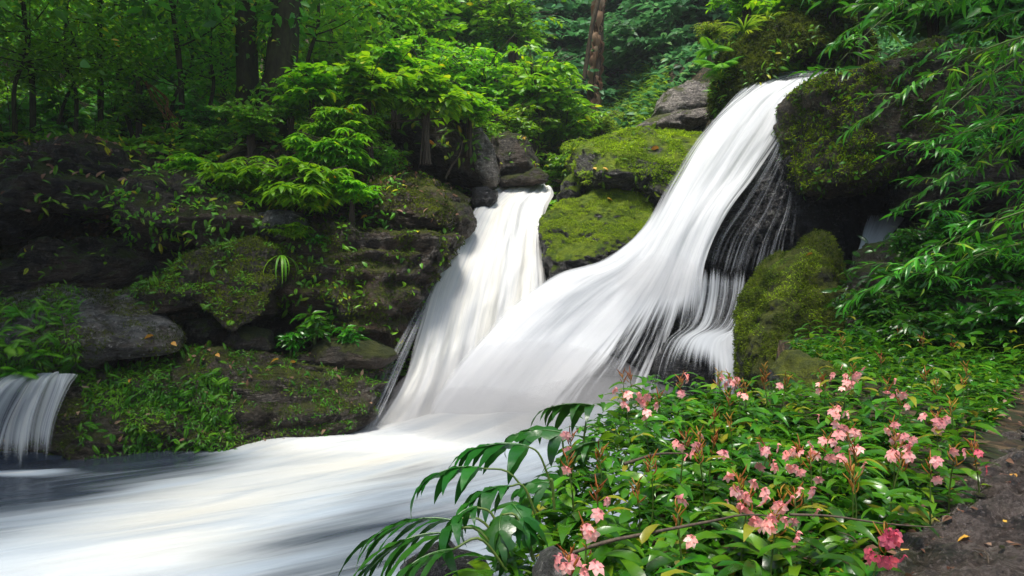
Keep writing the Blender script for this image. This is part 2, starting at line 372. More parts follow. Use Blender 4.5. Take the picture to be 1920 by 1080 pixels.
# ---------------------------------------------------------------- terrain
def lerp_tab(v, xs, ys): return np.interp(v, xs, ys)
def ledge_z(x, y): return -1.15+0.09*y+0.0*x
def ledge_edge(y): return np.interp(y, [0, 2.2, 3.5, 5.0, 5.4], [-.25, 0.05, .5, 1.1, 1.7])
def ground_z(x, y):
    x = np.asarray(x, float); y = np.asarray(y, float)
    mid = lerp_tab(y, [9, 11, 13, 15, 17, 19, 22, 40, 80, 300], [-2.8, -1.8, -.6, 1.2, 2.6, 3.9, 5.2, 19, 42, 60])
    left = lerp_tab(y, [9.5, 10.8, 12, 14, 17, 22, 40, 80, 300], [-2.8, -1.2, 2.3, 2.9, 4.0, 6.0, 20, 43, 60])
    right = lerp_tab(y, [10.5, 12.5, 14, 17, 22, 40, 80, 300], [-2.0, 0.2, 3.6, 5.5, 7.5, 21, 44, 60])
    back = mid+(left-mid)*sstep(-2.0, -3.6, x)+(right-mid)*sstep(3.2, 5.5, x)
    z = np.maximum(back, -2.8)
    bank = np.interp(x, [4.2, 5.2, 7, 12, 40, 300], [-2.8, -.2, 1.5, 5, 12, 30])*sstep(2.0, 5.0, y)+(-1.0)*(1-sstep(2.0, 5.0, y))
    z = np.maximum(z, np.where(x > 4.2, bank, -2.8))
    le = sstep(0, .28, x-ledge_edge(y))*(1-sstep(0, .5, y-np.interp(x, [0, 2.2, 2.7, 9], [4.6, 4.55, 6.9, 7.2])))
    z = np.maximum(z, -2.8+(ledge_z(x, y)+2.8)*le)
    far_left = np.interp(x, [-300, -40, -12, -9], [30, 14, 3, -2.8])
    z = np.maximum(z, far_left)
    return z
def axis_pts(segs):
    out = []
    for a, b, st in segs: out += list(np.arange(a, b, st))
    return np.array(out)
xs = axis_pts([(-300,-60,20),(-60,-14,2.5),(-14,-6,.3),(-6,6,.1),(6,14,.3),(14,60,2.5),(60,301,20)])
ys = axis_pts([(-60,0,6),(0,7,.1),(7,22,.22),(22,46,1.2),(46,100,6),(100,301,20)])
X, Y = np.meshgrid(xs, ys); x, y = X.ravel(), Y.ravel(); z = ground_z(x, y)
amp = np.where(y > 9, .22, .05); z = z+amp*fbm(np.stack([x*.9, y*.9, x*0], 1), 4)
n, m = len(xs), len(ys)
i, j = np.meshgrid(np.arange(n-1), np.arange(m-1)); q = (j*n+i).ravel()
T = np.stack([q, q+1, q+n+1, q+n], 1)
o = obj('ground', mesh_tris('ground', np.stack([x, y, z], 1), T), M['soil']); o['kind'] = 'structure'

# wet rock path at the lower right, a real broken surface a little above the soil
def path_z(xx, yy):
    xx = np.asarray(xx, float); yy = np.asarray(yy, float); x0 = .96+(yy-2.0)*.90
    z = ledge_z(xx, yy)+.03+.05*fbm(np.stack([xx*1.5, yy*1.5, xx*0], -1).reshape(-1, 3), 3)+.075*np.abs(fbm(np.stack([xx*3+9, yy*5, xx*0], -1).reshape(-1, 3), 5, .6))
    return z+np.interp(xx-x0, [0, .5, 3, 5], [0, .02, .25, .6])+.012*fbm(np.stack([xx*22, yy*22, xx*0], -1).reshape(-1, 3), 3)
u = np.linspace(0, 1, 220); v = np.linspace(0, 1, 260)
U, Vv = np.meshgrid(u, v); U = U.ravel(); Vv = Vv.ravel()
yy = 0.6+Vv*4.6; x0 = .96+(yy-2.0)*.90+.12*vnoise(np.stack([yy*2.3, yy*0, yy*0], 1)); xx = x0+U*(4.6-.5*Vv*0)
pz = path_z(xx, yy)-sstep(.06, 0, U)*.12
i, j = np.meshgrid(np.arange(219), np.arange(259)); q = (j*220+i).ravel()
o = obj('path', mesh_tris('path', np.stack([xx, yy, pz], 1), np.stack([q, q+1, q+221, q+220], 1)), M['path']); o['kind'] = 'structure'

# pool
nx, ny = 240, 260
xs = np.linspace(-13, 2.4, nx); ys = np.linspace(.2, 11.6, ny)
X, Y = np.meshgrid(xs, ys); x, y = X.ravel(), Y.ravel()
fd = np.array([-.72, -.69]); sd_ = np.array([-.69, .72])
curve = .35*np.sin((x+y)*.28)
al = x*fd[0]+y*fd[1]; ac = x*sd_[0]+y*sd_[1]+curve-.05*(al+6)**2*.3
wv = fbm(np.stack([ac*1.5, al*.35, x*0], 1), 3)
def gs(cx, cy, rx, ry): return np.exp(-((x-cx)/rx)**2-((y-cy)/ry)**2)
z = -2.0+.055*wv+.16*gs(-.6, 10.3, 1.9, 1.0)+.07*gs(-3.0, 8.75, .8, .4)+.06*gs(-2.2, 9.0, 1.6, .8)+.25*gs(1.6, 9.6, 1.2, .8)
path_pts = bez([P(880,800,9.85)[:2], P(640,850,8.25)[:2], P(430,930,6.6)[:2], P(200,1030,5.2)[:2], P(0,1120,4.4)[:2], (-5,2)], 60)
dist = np.min(np.hypot(x[:, None]-path_pts[None, :, 0], y[:, None]-path_pts[None, :, 1]), axis=1)
foam = 1.1-.72*sstep(.15, 1.7, dist)
foam += .7*gs(-.8, 9.9, 2.2, 1.4)+.5*gs(-3.0, 8.6, .9, .35)
foam -= .85*gs(-4.8, 7.8, 1.7, .6)+.45*gs(-5.4, 6.6, 1.4, .55)
foam += 1.9*gs(-5.8, 7.45, 1.0, .16)+.6*gs(-5.4, 7.3, .5, .1)
foam -= .18*gs(-1.2, 5.0, 2.0, .9)
tint = np.clip(1.0*gs(-1.6, 8.3, 1.2, 1.2)+.8*gs(-2.8, 6.0, 1.0, 1.5)+.5*gs(-3, 8.6, .8, .4)+.8*gs(-.9, 10, 1.2, .8), 0, 1)
i, j = np.meshgrid(np.arange(nx-1), np.arange(ny-1)); q = (j*nx+i).ravel()
o = obj('water', mesh_tris('water', np.stack([x, y, z], 1), np.stack([q, q+1, q+nx+1, q+nx], 1), attrs={'foam': foam, 'tint': tint}, uv=np.stack([ac, al], 1)), M['pool'])
o['kind'] = 'structure'

# ---------------------------------------------------------------- boulders
bm = bmesh.new(); bmesh.ops.create_icosphere(bm, subdivisions=6, radius=1)
ICO6 = (np.array([v.co[:] for v in bm.verts]), np.array([[v.index for v in f.verts] for f in bm.faces])); bm.free()
bm = bmesh.new(); bmesh.ops.create_icosphere(bm, subdivisions=5, radius=1)
ICO5 = (np.array([v.co[:] for v in bm.verts]), np.array([[v.index for v in f.verts] for f in bm.faces])); bm.free()
ROCKS = {}
def boulder(key, label, outl, Y, thick, mat, tilt=0.4, seed=1, pw=.75, rough=.05, facets=9, fine=True, strata=.03, name='boulder', cat='boulder', group=None, slope=0.0):
    r = np.random.default_rng(seed)
    pts = np.array([[(a-960)/F*Y, (540-b)/F*Y] for a, b in outl])
    c = (pts.min(0)+pts.max(0))/2*.5+pts.mean(0)*.5
    d = pts-c; N = 256; th = np.linspace(-np.pi, np.pi, N, endpoint=False)
    rad = np.zeros(N)
    for k, t in enumerate(th):
        e = np.array([math.cos(t), math.sin(t)]); best = 0
        for a in range(len(d)):
            p0, p1 = d[a], d[(a+1) % len(d)]; s = p1-p0
            den = e[0]*s[1]-e[1]*s[0]
            if abs(den) < 1e-9: continue
            tt = (p0[0]*s[1]-p0[1]*s[0])/den; uu = (p0[0]*e[1]-p0[1]*e[0])/den
            if tt > 0 and -1e-6 <= uu <= 1+1e-6: best = max(best, tt)
        rad[k] = best
    ker = np.hanning(9); ker /= ker.sum(); rad = np.convolve(np.concatenate([rad[-4:], rad, rad[:4]]), ker, 'valid')
    V0, T0 = ICO6 if fine else ICO5
    p = V0.copy()
    for k in range(facets):
        nrm = r.normal(size=3); nrm /= np.linalg.norm(nrm); dd = r.uniform(.72, .93)
        s = p@nrm; ov = np.maximum(s-dd, 0); p -= .85*ov[:, None]*nrm
    rho = np.hypot(p[:, 0], p[:, 2]); th2 = np.arctan2(p[:, 2], p[:, 0]); R = np.interp(th2, np.append(th, np.pi), np.append(rad, rad[0]))
    ph = np.arctan2(p[:, 1], rho+1e-9); ln = np.linalg.norm(p, axis=1)
    f = np.abs(np.cos(ph))**pw*ln; gg = np.sign(p[:, 1])*np.abs(np.sin(ph))**pw*ln
    xx = c[0]+R*f*np.cos(th2); zz = c[1]+R*f*np.sin(th2)
    yy = Y+thick*gg+tilt*(zz-c[1])+slope*(xx-c[0])
    W_ = np.stack([xx, yy, zz], 1)
    dirn = np.stack([f*np.cos(th2), gg, f*np.sin(th2)], 1); dirn /= np.linalg.norm(dirn, axis=1, keepdims=True)+1e-9
    sz = float(np.mean(rad))
    q = W_+seed*13.7
    disp = rough*sz*1.8*fbm(q*1.1/sz**.5, 3)+rough*1.7*sz*(.25-np.abs(fbm(q*2.2/sz**.5, 5, .55)))+.03*sz**.5*fbm(q*9, 4, .6)
    lay = W_[:, 2]+.12*W_[:, 0]+.15*fbm(q*.8, 2)
    disp += strata*np.abs(((lay*3.1) % 1)-.5)*2*sstep(-.3, .5, fbm(q*.9+5, 2))+strata*.7*vnoise(np.stack([q[:, 0]*.8, q[:, 1]*.8, lay*14], 1))
    W_ = W_+dirn*disp[:, None]
    base = np.array([c[0], Y, W_[:, 2].min()])
    o = obj(name, mesh_tris(name, W_-base, T0), M[mat], loc=base)
    tag(o, label, cat, group); ROCKS[key] = (o, W_, T0)
    return o
B = boulder
B('left', 'broad grey-topped boulder with yellow leaf, ferns over its left end', [(-60,640),(0,570),(60,537),(150,532),(230,548),(300,588),(350,618),(378,652),(330,662),(250,668),(170,692),(100,705),(0,705),(-80,695)], 9.2, 1.0, 'rock_grey', .65, 2, .8, .045)
B('slab', 'long slanted mossy slab rising to the right behind the grey-topped boulder', [(238,552),(330,502),(420,462),(480,446),(535,458),(548,540),(540,600),(480,622),(440,590),(400,572),(330,596),(270,572)], 9.9, .8, 'rock_shade', .5, 5, .7, .055, strata=.04)
B('block', 'large brown layered rock block left of the creamy main chute', [(530,445),(600,425),(700,430),(800,428),(862,440),(850,480),(808,540),(775,600),(752,660),(700,668),(640,640),(560,610),(528,540)], 11.2, 1.1, 'rock_brown', .12, 8, .65, .09, strata=.11, slope=.15)
B('mound', 'rounded brown-green mossy rock above the layered block beside the chute', [(560,360),(640,325),(740,318),(810,338),(868,368),(888,410),(870,445),(780,450),(650,450),(560,440)], 12.2, 1.2, 'rock_brown', .9, 11, .8, .08)
B('ledge', 'long low wet rock ledge edging the pool, its left half under bright ferny moss', [(118,800),(140,735),(185,695),(350,668),(500,656),(640,658),(705,672),(722,740),(690,800),(600,835),(400,848),(200,850),(112,846)], 9.35, 1.0, 'rock_ledge', .6, 13, .65, .05, strata=.12, slope=.22)
B('cavetop', 'wide dark overhanging rock shelf at the left edge under the forest floor', [(-120,300),(60,282),(200,292),(330,335),(380,400),(330,430),(200,420),(60,450),(-120,470)], 11.6, 1.3, 'rock_dark', .5, 17, .7, .10, strata=.14)
B('cavelow', 'dark flat rock with a pale patch deep in the shadow above the grey-topped boulder', [(-100,500),(60,480),(180,455),(300,450),(360,470),(330,520),(230,560),(0,590),(-100,590)], 11.0, .9, 'rock_dark', .5, 19, .7, .09, strata=.10)
B('hang', 'dark block draped in small leaves beneath the bright overhanging shrub', [(232,380),(280,335),(400,330),(480,365),(530,400),(520,440),(430,455),(330,465),(250,440)], 10.7, .8, 'rock_shade', .2, 23, .7, .10, strata=.09)
B('gap', 'small grey broken rock wedged between shrub and layered block', [(490,405),(520,388),(560,395),(575,425),(540,450),(495,440)], 10.3, .35, 'rock_grey', .2, 24, .7, .08, fine=False)
B('pebble_a', 'small round mossy rock in the gap right of the grey-topped boulder', [(424,640),(440,618),(480,610),(510,626),(518,655),(470,668),(430,664)], 9.5, .35, 'rock_shade', .3, 29, .9, .05, fine=False)
B('pebble_b', 'dark stone in the hollow beneath the slanted slab', [(345,630),(360,598),(410,590),(440,610),(435,650),(370,660)], 9.8, .4, 'rock_dark', .2, 31, .85, .05, fine=False)
B('pebble_c', 'flat mossy stone at the foot of the layered block', [(580,650),(620,632),(700,640),(745,662),(720,690),(640,690),(585,680)], 9.9, .5, 'rock_shade', .3, 37, .85, .05, fine=False)
B('hollow', 'dark rock at the back of the hollow beneath the slab', [(380,560),(540,560),(600,600),(600,660),(500,680),(380,670)], 10.7, .5, 'rock_dark', .1, 33, .8, .06, fine=False)
B('upleft', 'big dark rock under the bright shrubs, left of the upper stream', [(733,240),(770,205),(850,212),(900,238),(925,280),(940,335),(900,352),(830,335),(770,300),(738,270)], 15.2, 1.4, 'rock_dark', .3, 41, .7, .05)
B('upface', 'tall streaked rock face with a pale brown side above the stream inlet', [(868,245),(900,240),(928,275),(938,330),(930,350),(890,345),(872,300)], 14.7, .5, 'rock_pale', .1, 43, .7, .06, fine=False)
B('upround', 'smooth round-backed grey-brown rock beside the streaked rock face', [(920,262),(950,248),(985,262),(1010,298),(1015,340),(960,350),(925,345)], 15.6, .9, 'rock_shade', .2, 47, .85, .03, fine=False)
B('inlet_a', 'flat wet stone at the mouth of the upper stream', [(935,335),(960,320),(1010,318),(1032,332),(1028,345),(980,350),(940,352)], 15.0, .4, 'rock_shade', .5, 53, .8, .05, fine=False)
B('inlet_b', 'small black stone splashed on the left lip of the chute', [(884,378),(890,356),(912,350),(935,358),(938,380),(915,392),(888,390)], 14.0, .3, 'rock_veil', .2, 59, .85, .05, fine=False)
B('lip', 'small mossy rock pinching the right edge of the upper stream', [(1046,345),(1060,325),(1090,325),(1100,355),(1085,392),(1060,388),(1044,368)], 13.4, .5, 'rock_moss_part', .2, 58, .8, .05, fine=False)
B('chip', 'rough dark rock shoulder touching the left edge of the chute', [(820,400),(850,378),(882,385),(890,420),(872,450),(830,450)], 12.4, .5, 'rock_shade', .3, 57, .75, .07, fine=False)
B('midmoss', 'green mossy boulder between the two falls, lower of the pair', [(1008,412),(1050,384),(1120,358),(1195,354),(1228,380),(1235,440),(1215,500),(1120,530),(1030,520),(1014,460)], 12.5, .9, 'rock_moss_part', .5, 61, .8, .03)
B('midslab', 'big flat-topped mossy boulder between the falls with grey bare patches', [(1043,292),(1080,268),(1180,240),(1260,230),(1340,226),(1400,235),(1400,300),(1330,390),(1250,420),(1170,375),(1060,372),(1045,335)], 13.7, 1.3, 'rock_moss', .9, 67, .7, .03)
B('pale', 'pale sunlit bare rock at the head of the valley', [(1215,222),(1245,175),(1290,150),(1345,150),(1365,190),(1350,215),(1300,232),(1235,238)], 17.5, 1.0, 'rock_pale', .5, 71, .7, .05, fine=False)
B('pale_b', 'low flat weathered rock in front of the pale rock', [(1180,248),(1225,218),(1290,205),(1340,200),(1350,228),(1280,245),(1200,256)], 16.6, .6, 'rock_pale', .6, 73, .7, .06, fine=False)
B('bank', 'steep moss-hung rock bank left of the top of the right fall', [(1328,215),(1345,150),(1360,90),(1400,40),(1480,10),(1580,0),(1640,60),(1620,140),(1540,150),(1470,140),(1410,165),(1360,215),(1338,235)], 14.0, 1.2, 'rock_moss_dark', .3, 79, .75, .06)
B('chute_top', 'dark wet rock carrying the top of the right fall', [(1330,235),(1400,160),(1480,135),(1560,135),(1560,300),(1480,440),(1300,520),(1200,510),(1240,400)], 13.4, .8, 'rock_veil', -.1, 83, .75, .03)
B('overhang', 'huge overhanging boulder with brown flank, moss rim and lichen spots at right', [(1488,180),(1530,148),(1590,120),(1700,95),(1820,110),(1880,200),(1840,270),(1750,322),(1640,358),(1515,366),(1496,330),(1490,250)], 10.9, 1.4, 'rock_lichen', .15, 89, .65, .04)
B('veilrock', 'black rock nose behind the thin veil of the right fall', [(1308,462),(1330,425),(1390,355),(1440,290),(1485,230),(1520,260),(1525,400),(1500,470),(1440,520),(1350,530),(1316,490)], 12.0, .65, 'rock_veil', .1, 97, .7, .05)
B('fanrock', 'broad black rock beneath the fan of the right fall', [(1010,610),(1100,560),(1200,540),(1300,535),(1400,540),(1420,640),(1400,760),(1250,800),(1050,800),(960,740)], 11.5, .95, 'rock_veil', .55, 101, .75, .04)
B('steprock', 'small dome rock at the foot of the right fall with water over it', [(1228,690),(1250,645),(1300,630),(1345,645),(1368,700),(1360,760),(1240,770)], 10.0, .45, 'rock_veil', .2, 103, .85, .012, facets=3, strata=0)
B('rightmoss', 'tall moss-covered boulder right of the falls behind the pink flowers', [(1382,650),(1394,590),(1440,520),(1490,468),(1535,458),(1562,490),(1568,600),(1566,690),(1500,745),(1400,745),(1380,700)], 8.8, .75, 'rock_moss_dark', .55, 107, .7, .03)
B('rightback', 'dark mossy rock leaning behind the tall moss-covered boulder', [(1500,460),(1530,430),(1555,440),(1566,500),(1568,600),(1550,680),(1510,600)], 9.8, .5, 'rock_moss_dark', .2, 109, .75, .05, fine=False)
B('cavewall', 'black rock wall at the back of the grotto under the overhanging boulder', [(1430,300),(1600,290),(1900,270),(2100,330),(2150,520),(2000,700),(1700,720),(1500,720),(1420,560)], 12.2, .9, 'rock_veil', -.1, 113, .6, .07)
B('cavestone', 'smooth dark block under the right end of the overhanging boulder', [(1680,345),(1760,300),(1850,290),(1900,340),(1880,420),(1760,440),(1690,400)], 9.9, .7, 'rock_dark', .1, 117, .75, .04)
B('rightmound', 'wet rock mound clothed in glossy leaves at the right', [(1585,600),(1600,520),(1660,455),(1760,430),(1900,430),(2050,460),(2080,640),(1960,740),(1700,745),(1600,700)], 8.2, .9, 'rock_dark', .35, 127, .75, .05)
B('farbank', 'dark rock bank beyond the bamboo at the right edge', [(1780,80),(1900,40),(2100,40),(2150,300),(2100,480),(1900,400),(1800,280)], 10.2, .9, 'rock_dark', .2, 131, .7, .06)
B('chutebed', 'dark rock bed under the creamy main chute', [(870,440),(960,425),(1030,440),(1040,560),(1010,700),(980,800),(740,800),(780,660),(820,540)], 13.1, .7, 'rock_veil', .75, 137, .75, .03)
B('fern_base', 'dark fern-covered rock at the left edge above the small cascade', [(-80,640),(40,620),(130,650),(160,700),(60,712),(-80,715)], 8.9, .5, 'rock_dark', .3, 139, .8, .06, fine=False, slope=0)
B('casc_bed', 'dark rock under the small cascade at the left edge', [(-120,706),(0,700),(155,696),(160,760),(110,870),(-120,880)], 9.2, .5, 'rock_veil', -.4, 141, .7, .03)
B('footstone', 'small dark mossy stone between the flower carpet and the tall moss-covered boulder', [(1440,770),(1456,700),(1490,664),(1530,668),(1566,700),(1580,760),(1540,800),(1460,800)], 5.35, .42, 'rock_moss_dark', .3, 147, .8, .05, fine=False)
B('stained', 'low flat rock stained orange by the water at the foot of the ledge', [(95,846),(150,838),(230,835),(330,842),(300,866),(200,870),(105,866)], 8.6, .5, 'rock_stain', .6, 145, .85, .03, fine=False, strata=.01)
B('splashrock', 'dark rock half sunk in white water below the lobed leaves', [(745,1085),(770,1050),(830,1035),(900,1050),(920,1090),(850,1130),(760,1130)], 4.6, .25, 'rock_veil', .5, 149, .85, .05, fine=False)
B('flatstone', 'smooth grey stone between the herbs at the bottom edge', [(990,1075),(1010,1052),(1050,1040),(1085,1050),(1080,1080),(1030,1100),(995,1098)], 1.95, .09, 'rock_grey', .8, 151, .85, .03, fine=False, strata=.003)

# ---------------------------------------------------------------- falling water
def sheet(name, lines, mat, parent, nv=90, nu=70, uscale=None, wob=.016, seed=0, origin=(0,0,0), fade_top=.03, fade_bot=.06, edge=.12):
    """lines: streamlines [(px,py,Y,dens)...], spline across gives a draped sheet"""
    L = []
    for ln in lines:
        a = np.array([[*P(p[0], p[1], p[2]), p[3]] for p in ln]); L.append(bez(a, nv))
    L = np.array(L)
    grid = np.array([bez(L[:, k, :], nu) for k in range(nv)])           # nv x nu x 4
    V = grid[:, :, :3].reshape(-1, 3); dn = grid[:, :, 3]
    uu = np.linspace(0, 1, nu)[None, :]; vv = np.linspace(0, 1, nv)[:, None]
    e = sstep(0, edge, uu)*sstep(1, 1-edge, uu)*sstep(0, fade_top, vv+.001)*sstep(1, 1-fade_bot, vv)
    dn = np.clip(dn, 0, 1.2)*e
    wid = np.linalg.norm(grid[nv//2, 0, :3]-grid[nv//2, -1, :3]); ln_ = np.linalg.norm(np.diff(grid[:, nu//2, :3], axis=0), axis=1).sum()
    U = (uu*wid*(uscale or 1)/2.0+vv*0+seed*1.7).ravel(); Vc = (vv*ln_/2.0+uu*0+seed*.7).ravel()
    q = np.stack([U*9, Vc*1.2, U*0+seed], 1); V = V.copy(); V[:, 1] -= wob*2.5*fbm(q, 3); V[:, 2] += wob*fbm(q+9, 2)
    i, j = np.meshgrid(np.arange(nu-1), np.arange(nv-1)); q = (j*nu+i).ravel()
    tint = SHEET_TINT[0]*np.ones(len(V))
    return obj(name, mesh_tris(name, V-np.asarray(origin), np.stack([q, q+1, q+nu+1, q+nu], 1), attrs={'dens': dn.ravel(), 'tint': tint}, uv=np.stack([U, Vc], 1)), M[mat], parent)
SHEET_TINT = [0.0]
org = P(1250, 780, 9.9)
wf = empty('waterfall', org, 'tall white right-hand waterfall sliding diagonally past the mossy boulders and fanning into the pool', 'waterfall')
def S(*a, **k): return sheet(*a, parent=wf, origin=org, **k)
S('main_stream', [
 [(1415,152,12.7,.3),(1350,205,12.45,.3),(1292,268,12.1,.3),(1240,345,11.75,.3),(1190,430,11.3,.35),(1118,484,10.95,.7),(1035,508,10.85,.6),(955,562,10.7,.5),(880,640,10.5,.5),(815,720,10.2,.5),(770,800,9.9,.5)],
 [(1440,151,12.65,.45),(1380,198,12.4,.5),(1326,258,12.05,.55),(1275,340,11.65,.6),(1225,430,11.2,.95),(1170,490,10.9,1.1),(1085,532,10.7,1.1),(1005,595,10.5,1.05),(928,675,10.3,1.05),(862,755,10.1,1.1),(815,820,9.8,1.2)],
 [(1462,150,12.6,.9),(1402,191,12.35,1),(1352,250,11.95,1.1),(1298,335,11.55,1.2),(1246,425,11.1,1.2),(1200,496,10.85,1.2),(1125,562,10.65,1.2),(1050,635,10.45,1.15),(980,715,10.2,1.1),(928,785,10.0,1.1),(890,845,9.7,1.2)],
 [(1482,148,12.5,1),(1425,188,12.25,1.1),(1380,247,11.9,1.2),(1325,332,11.5,1.2),(1272,420,11.05,1.2),(1228,502,10.8,1.2),(1165,590,10.6,.9),(1105,664,10.4,.6),(1045,735,10.15,.55),(1005,795,9.95,.85),(985,850,9.7,1)],
 [(1500,146,12.45,1),(1448,185,12.2,1.1),(1406,244,11.85,1.2),(1350,330,11.5,1.2),(1297,415,11.0,1.2),(1256,505,10.75,1.2),(1208,600,10.55,.4),(1165,680,10.3,.22),(1122,750,10.1,.22),(1092,810,9.9,.55),(1080,860,9.6,.8)],
 [(1516,142,12.4,.9),(1468,180,12.15,1),(1432,242,11.85,1.1),(1377,328,11.5,1.1),(1322,408,11.0,1.2),(1283,505,10.7,1.2),(1252,605,10.5,.3),(1222,690,10.25,.17),(1195,765,10.0,.17),(1180,820,9.8,.4),(1175,870,9.6,.6)],
 [(1530,138,12.35,.8),(1488,175,12.1,.75),(1457,240,11.8,.65),(1403,325,11.5,.6),(1346,403,11.0,.7),(1306,500,10.65,1.0),(1292,605,10.45,.28),(1275,690,10.2,.14),(1258,765,9.95,.14),(1250,820,9.75,.3),(1250,870,9.6,.5)],
 [(1545,134,12.3,.4),(1505,172,12.1,.4),(1482,240,11.8,.35),(1430,320,11.5,.3),(1370,400,11.05,.35),(1328,495,10.65,.6),(1328,605,10.45,.28),(1315,690,10.2,.14),(1300,765,9.95,.14),(1290,820,9.75,.3),(1290,870,9.6,.4)]],
 mat='fall', seed=1, nv=170, nu=130, edge=.07, fade_top=.02, fade_bot=.09, uscale=.7)
S('head_stream', [
 [(1560,130,12.8,.3),(1470,132,12.9,.35),(1400,158,12.8,.35),(1345,215,12.6,.3),(1310,265,12.4,.2)],
 [(1560,136,12.7,.4),(1475,142,12.75,.45),(1415,170,12.6,.45),(1362,225,12.4,.4),(1325,280,12.2,.3)],
 [(1560,146,12.6,.5),(1485,156,12.6,.55),(1430,186,12.5,.5),(1380,240,12.2,.5),(1340,295,12.0,.4)]],
 mat='veil', seed=2)
S('veil', [
 [(1480,205,11.8,.5),(1440,290,11.45,.4),(1385,375,11.2,.3),(1335,450,11.05,.35),(1315,520,10.9,.4)],
 [(1490,215,11.75,.45),(1468,300,11.4,.28),(1430,385,11.2,.22),(1390,450,11.0,.25),(1365,530,10.8,.4)],
 [(1494,225,11.7,.4),(1484,310,11.4,.24),(1465,390,11.2,.2),(1440,450,11.0,.24),(1420,530,10.8,.36)],
 [(1497,230,11.7,.35),(1496,310,11.4,.3),(1496,390,11.2,.28),(1494,430,11.0,.28),(1490,480,10.8,.3)]],
 mat='spray', seed=3, edge=.05, fade_bot=.15)
S('side_veil', [
 [(1300,492,10.6,.6),(1290,560,10.4,.35),(1275,610,10.2,.3),(1245,645,9.9,.3),(1225,700,9.6,.25),(1215,770,9.4,.25)],
 [(1345,495,10.5,.5),(1340,560,10.35,.4),(1325,610,10.15,.4),(1285,640,9.8,.55),(1262,700,9.35,.2),(1255,770,9.15,.2)],
 [(1395,498,10.4,.38),(1385,560,10.25,.35),(1365,610,10.05,.45),(1325,636,9.65,.85),(1312,700,9.2,.18),(1310,770,9.05,.15)],
 [(1450,494,10.3,.25),(1412,550,10.1,.35),(1385,610,9.9,.6),(1355,640,9.55,.9),(1356,700,9.15,.55),(1358,770,9.0,.5)],
 [(1495,464,10.3,.8),(1442,505,10.0,.9),(1400,565,9.8,1),(1378,630,9.6,.9),(1380,695,9.15,.8),(1380,770,9.0,.7)],
 [(1508,468,10.2,.2),(1458,514,9.9,.3),(1418,574,9.7,.35),(1396,635,9.55,.4),(1400,700,9.2,.4),(1400,770,9.1,.3)]],
 mat='veil', seed=5, nv=110, nu=90, edge=.07, fade_top=.12, fade_bot=.05)
SHEET_TINT[0] = 0
org = P(880, 800, 10.2)
wf = empty('waterfall', org, 'creamy white left-hand waterfall pouring down a steep chute from the upper stream', 'waterfall')
SHEET_TINT[0] = .7
S('main_stream', [
 [(948,346,15.2,.9),(918,362,14.6,1),(888,388,13.8,1),(868,425,12.8,1),(838,475,11.9,.9),(808,540,11.1,.9),(782,620,10.5,.9),(757,700,10.1,.9),(718,770,9.7,.9),(670,822,9.4,.9)],
 [(975,344,15.3,1.2),(955,360,14.7,1.2),(925,386,13.8,1.2),(905,428,12.8,1.2),(880,485,12.0,1.2),(857,550,11.4,1.2),(838,630,10.8,1.2),(818,705,10.4,1.2),(790,775,10.0,1.2),(760,835,9.5,1.2)],
 [(1005,342,15.4,1.2),(990,358,14.8,1.2),(962,384,13.8,1.2),(950,430,12.8,1.2),(936,492,12.0,1.2),(922,560,11.5,1.2),(906,640,11.1,1.2),(892,720,10.7,1.2),(880,785,10.3,1.2),(865,845,9.9,1.2)],
 [(1022,346,15.4,1.2),(1018,360,14.8,1.2),(1002,383,13.8,1.2),(994,430,12.8,1.2),(988,492,12.1,1.15),(980,560,11.65,1.1),(970,640,11.3,1.1),(960,720,10.9,1.1),(950,785,10.5,1.1),(945,845,10.1,1.1)],
 [(1036,354,15.4,.9),(1040,366,14.8,.9),(1030,386,13.8,.9),(1018,425,12.9,.9),(1022,490,12.3,.7),(1030,560,11.9,.7),(1026,640,11.5,.7),(1020,720,11.1,.7),(1010,785,10.7,.7),(1010,845,10.3,.7)]],
 mat='fall', seed=7, nv=170, nu=90, edge=.06, fade_top=.02, fade_bot=.10, wob=.035)
SHEET_TINT[0] = .2
S('spray_veil', [
 [(838,460,12.0,.3),(790,560,10.9,.25),(735,660,10.0,.25),(690,740,9.6,.12),(640,800,9.2,.0)],
 [(842,464,11.9,.5),(798,560,10.8,.4),(750,660,9.95,.4),(712,740,9.6,.25),(675,808,9.3,.1)],
 [(848,470,11.8,.6),(810,560,10.8,.6),(770,660,10.1,.6),(738,740,9.6,.7),(700,815,9.2,.9)]],
 mat='spray', seed=9, edge=.2, uscale=2)
SHEET_TINT[0] = 0
org = P(60, 850, 8.0)
wf = empty('waterfall', org, 'small low cascade combing over the ledge at the left edge of the pool', 'waterfall')
S('water_sheet', [
 [(-80,712,8.2,0.59),(-110,738,8.0,0.59),(-150,800,7.85,0.59),(-175,900,7.7,0.59)],
 [(18,706,8.2,0.53),(-12,730,8.0,0.53),(-45,800,7.85,0.53),(-60,900,7.7,0.56)],
 [(48,702,8.15,0.68),(18,728,7.95,0.66),(-15,800,7.8,0.66),(-25,900,7.65,0.66)],
 [(70,700,8.2,0.54),(48,726,8.02,0.53),(14,800,7.88,0.53),(4,900,7.72,0.56)],
 [(90,699,8.15,0.70),(68,725,7.95,0.68),(38,800,7.78,0.66),(30,900,7.65,0.66)],
 [(112,698,8.2,0.56),(92,724,8.02,0.53),(66,800,7.88,0.52),(58,900,7.74,0.54)],
 [(130,698,8.15,0.68),(116,726,7.96,0.65),(92,800,7.8,0.61),(84,900,7.68,0.63)],
 [(154,698,8.15,0.56),(142,730,8.0,0.53),(116,800,7.85,0.51),(108,900,7.7,0.53)]],
 mat='smallfall', seed=10, edge=.13, nu=110, wob=.05, fade_bot=.3)
org = P(1590, 590, 10.0)
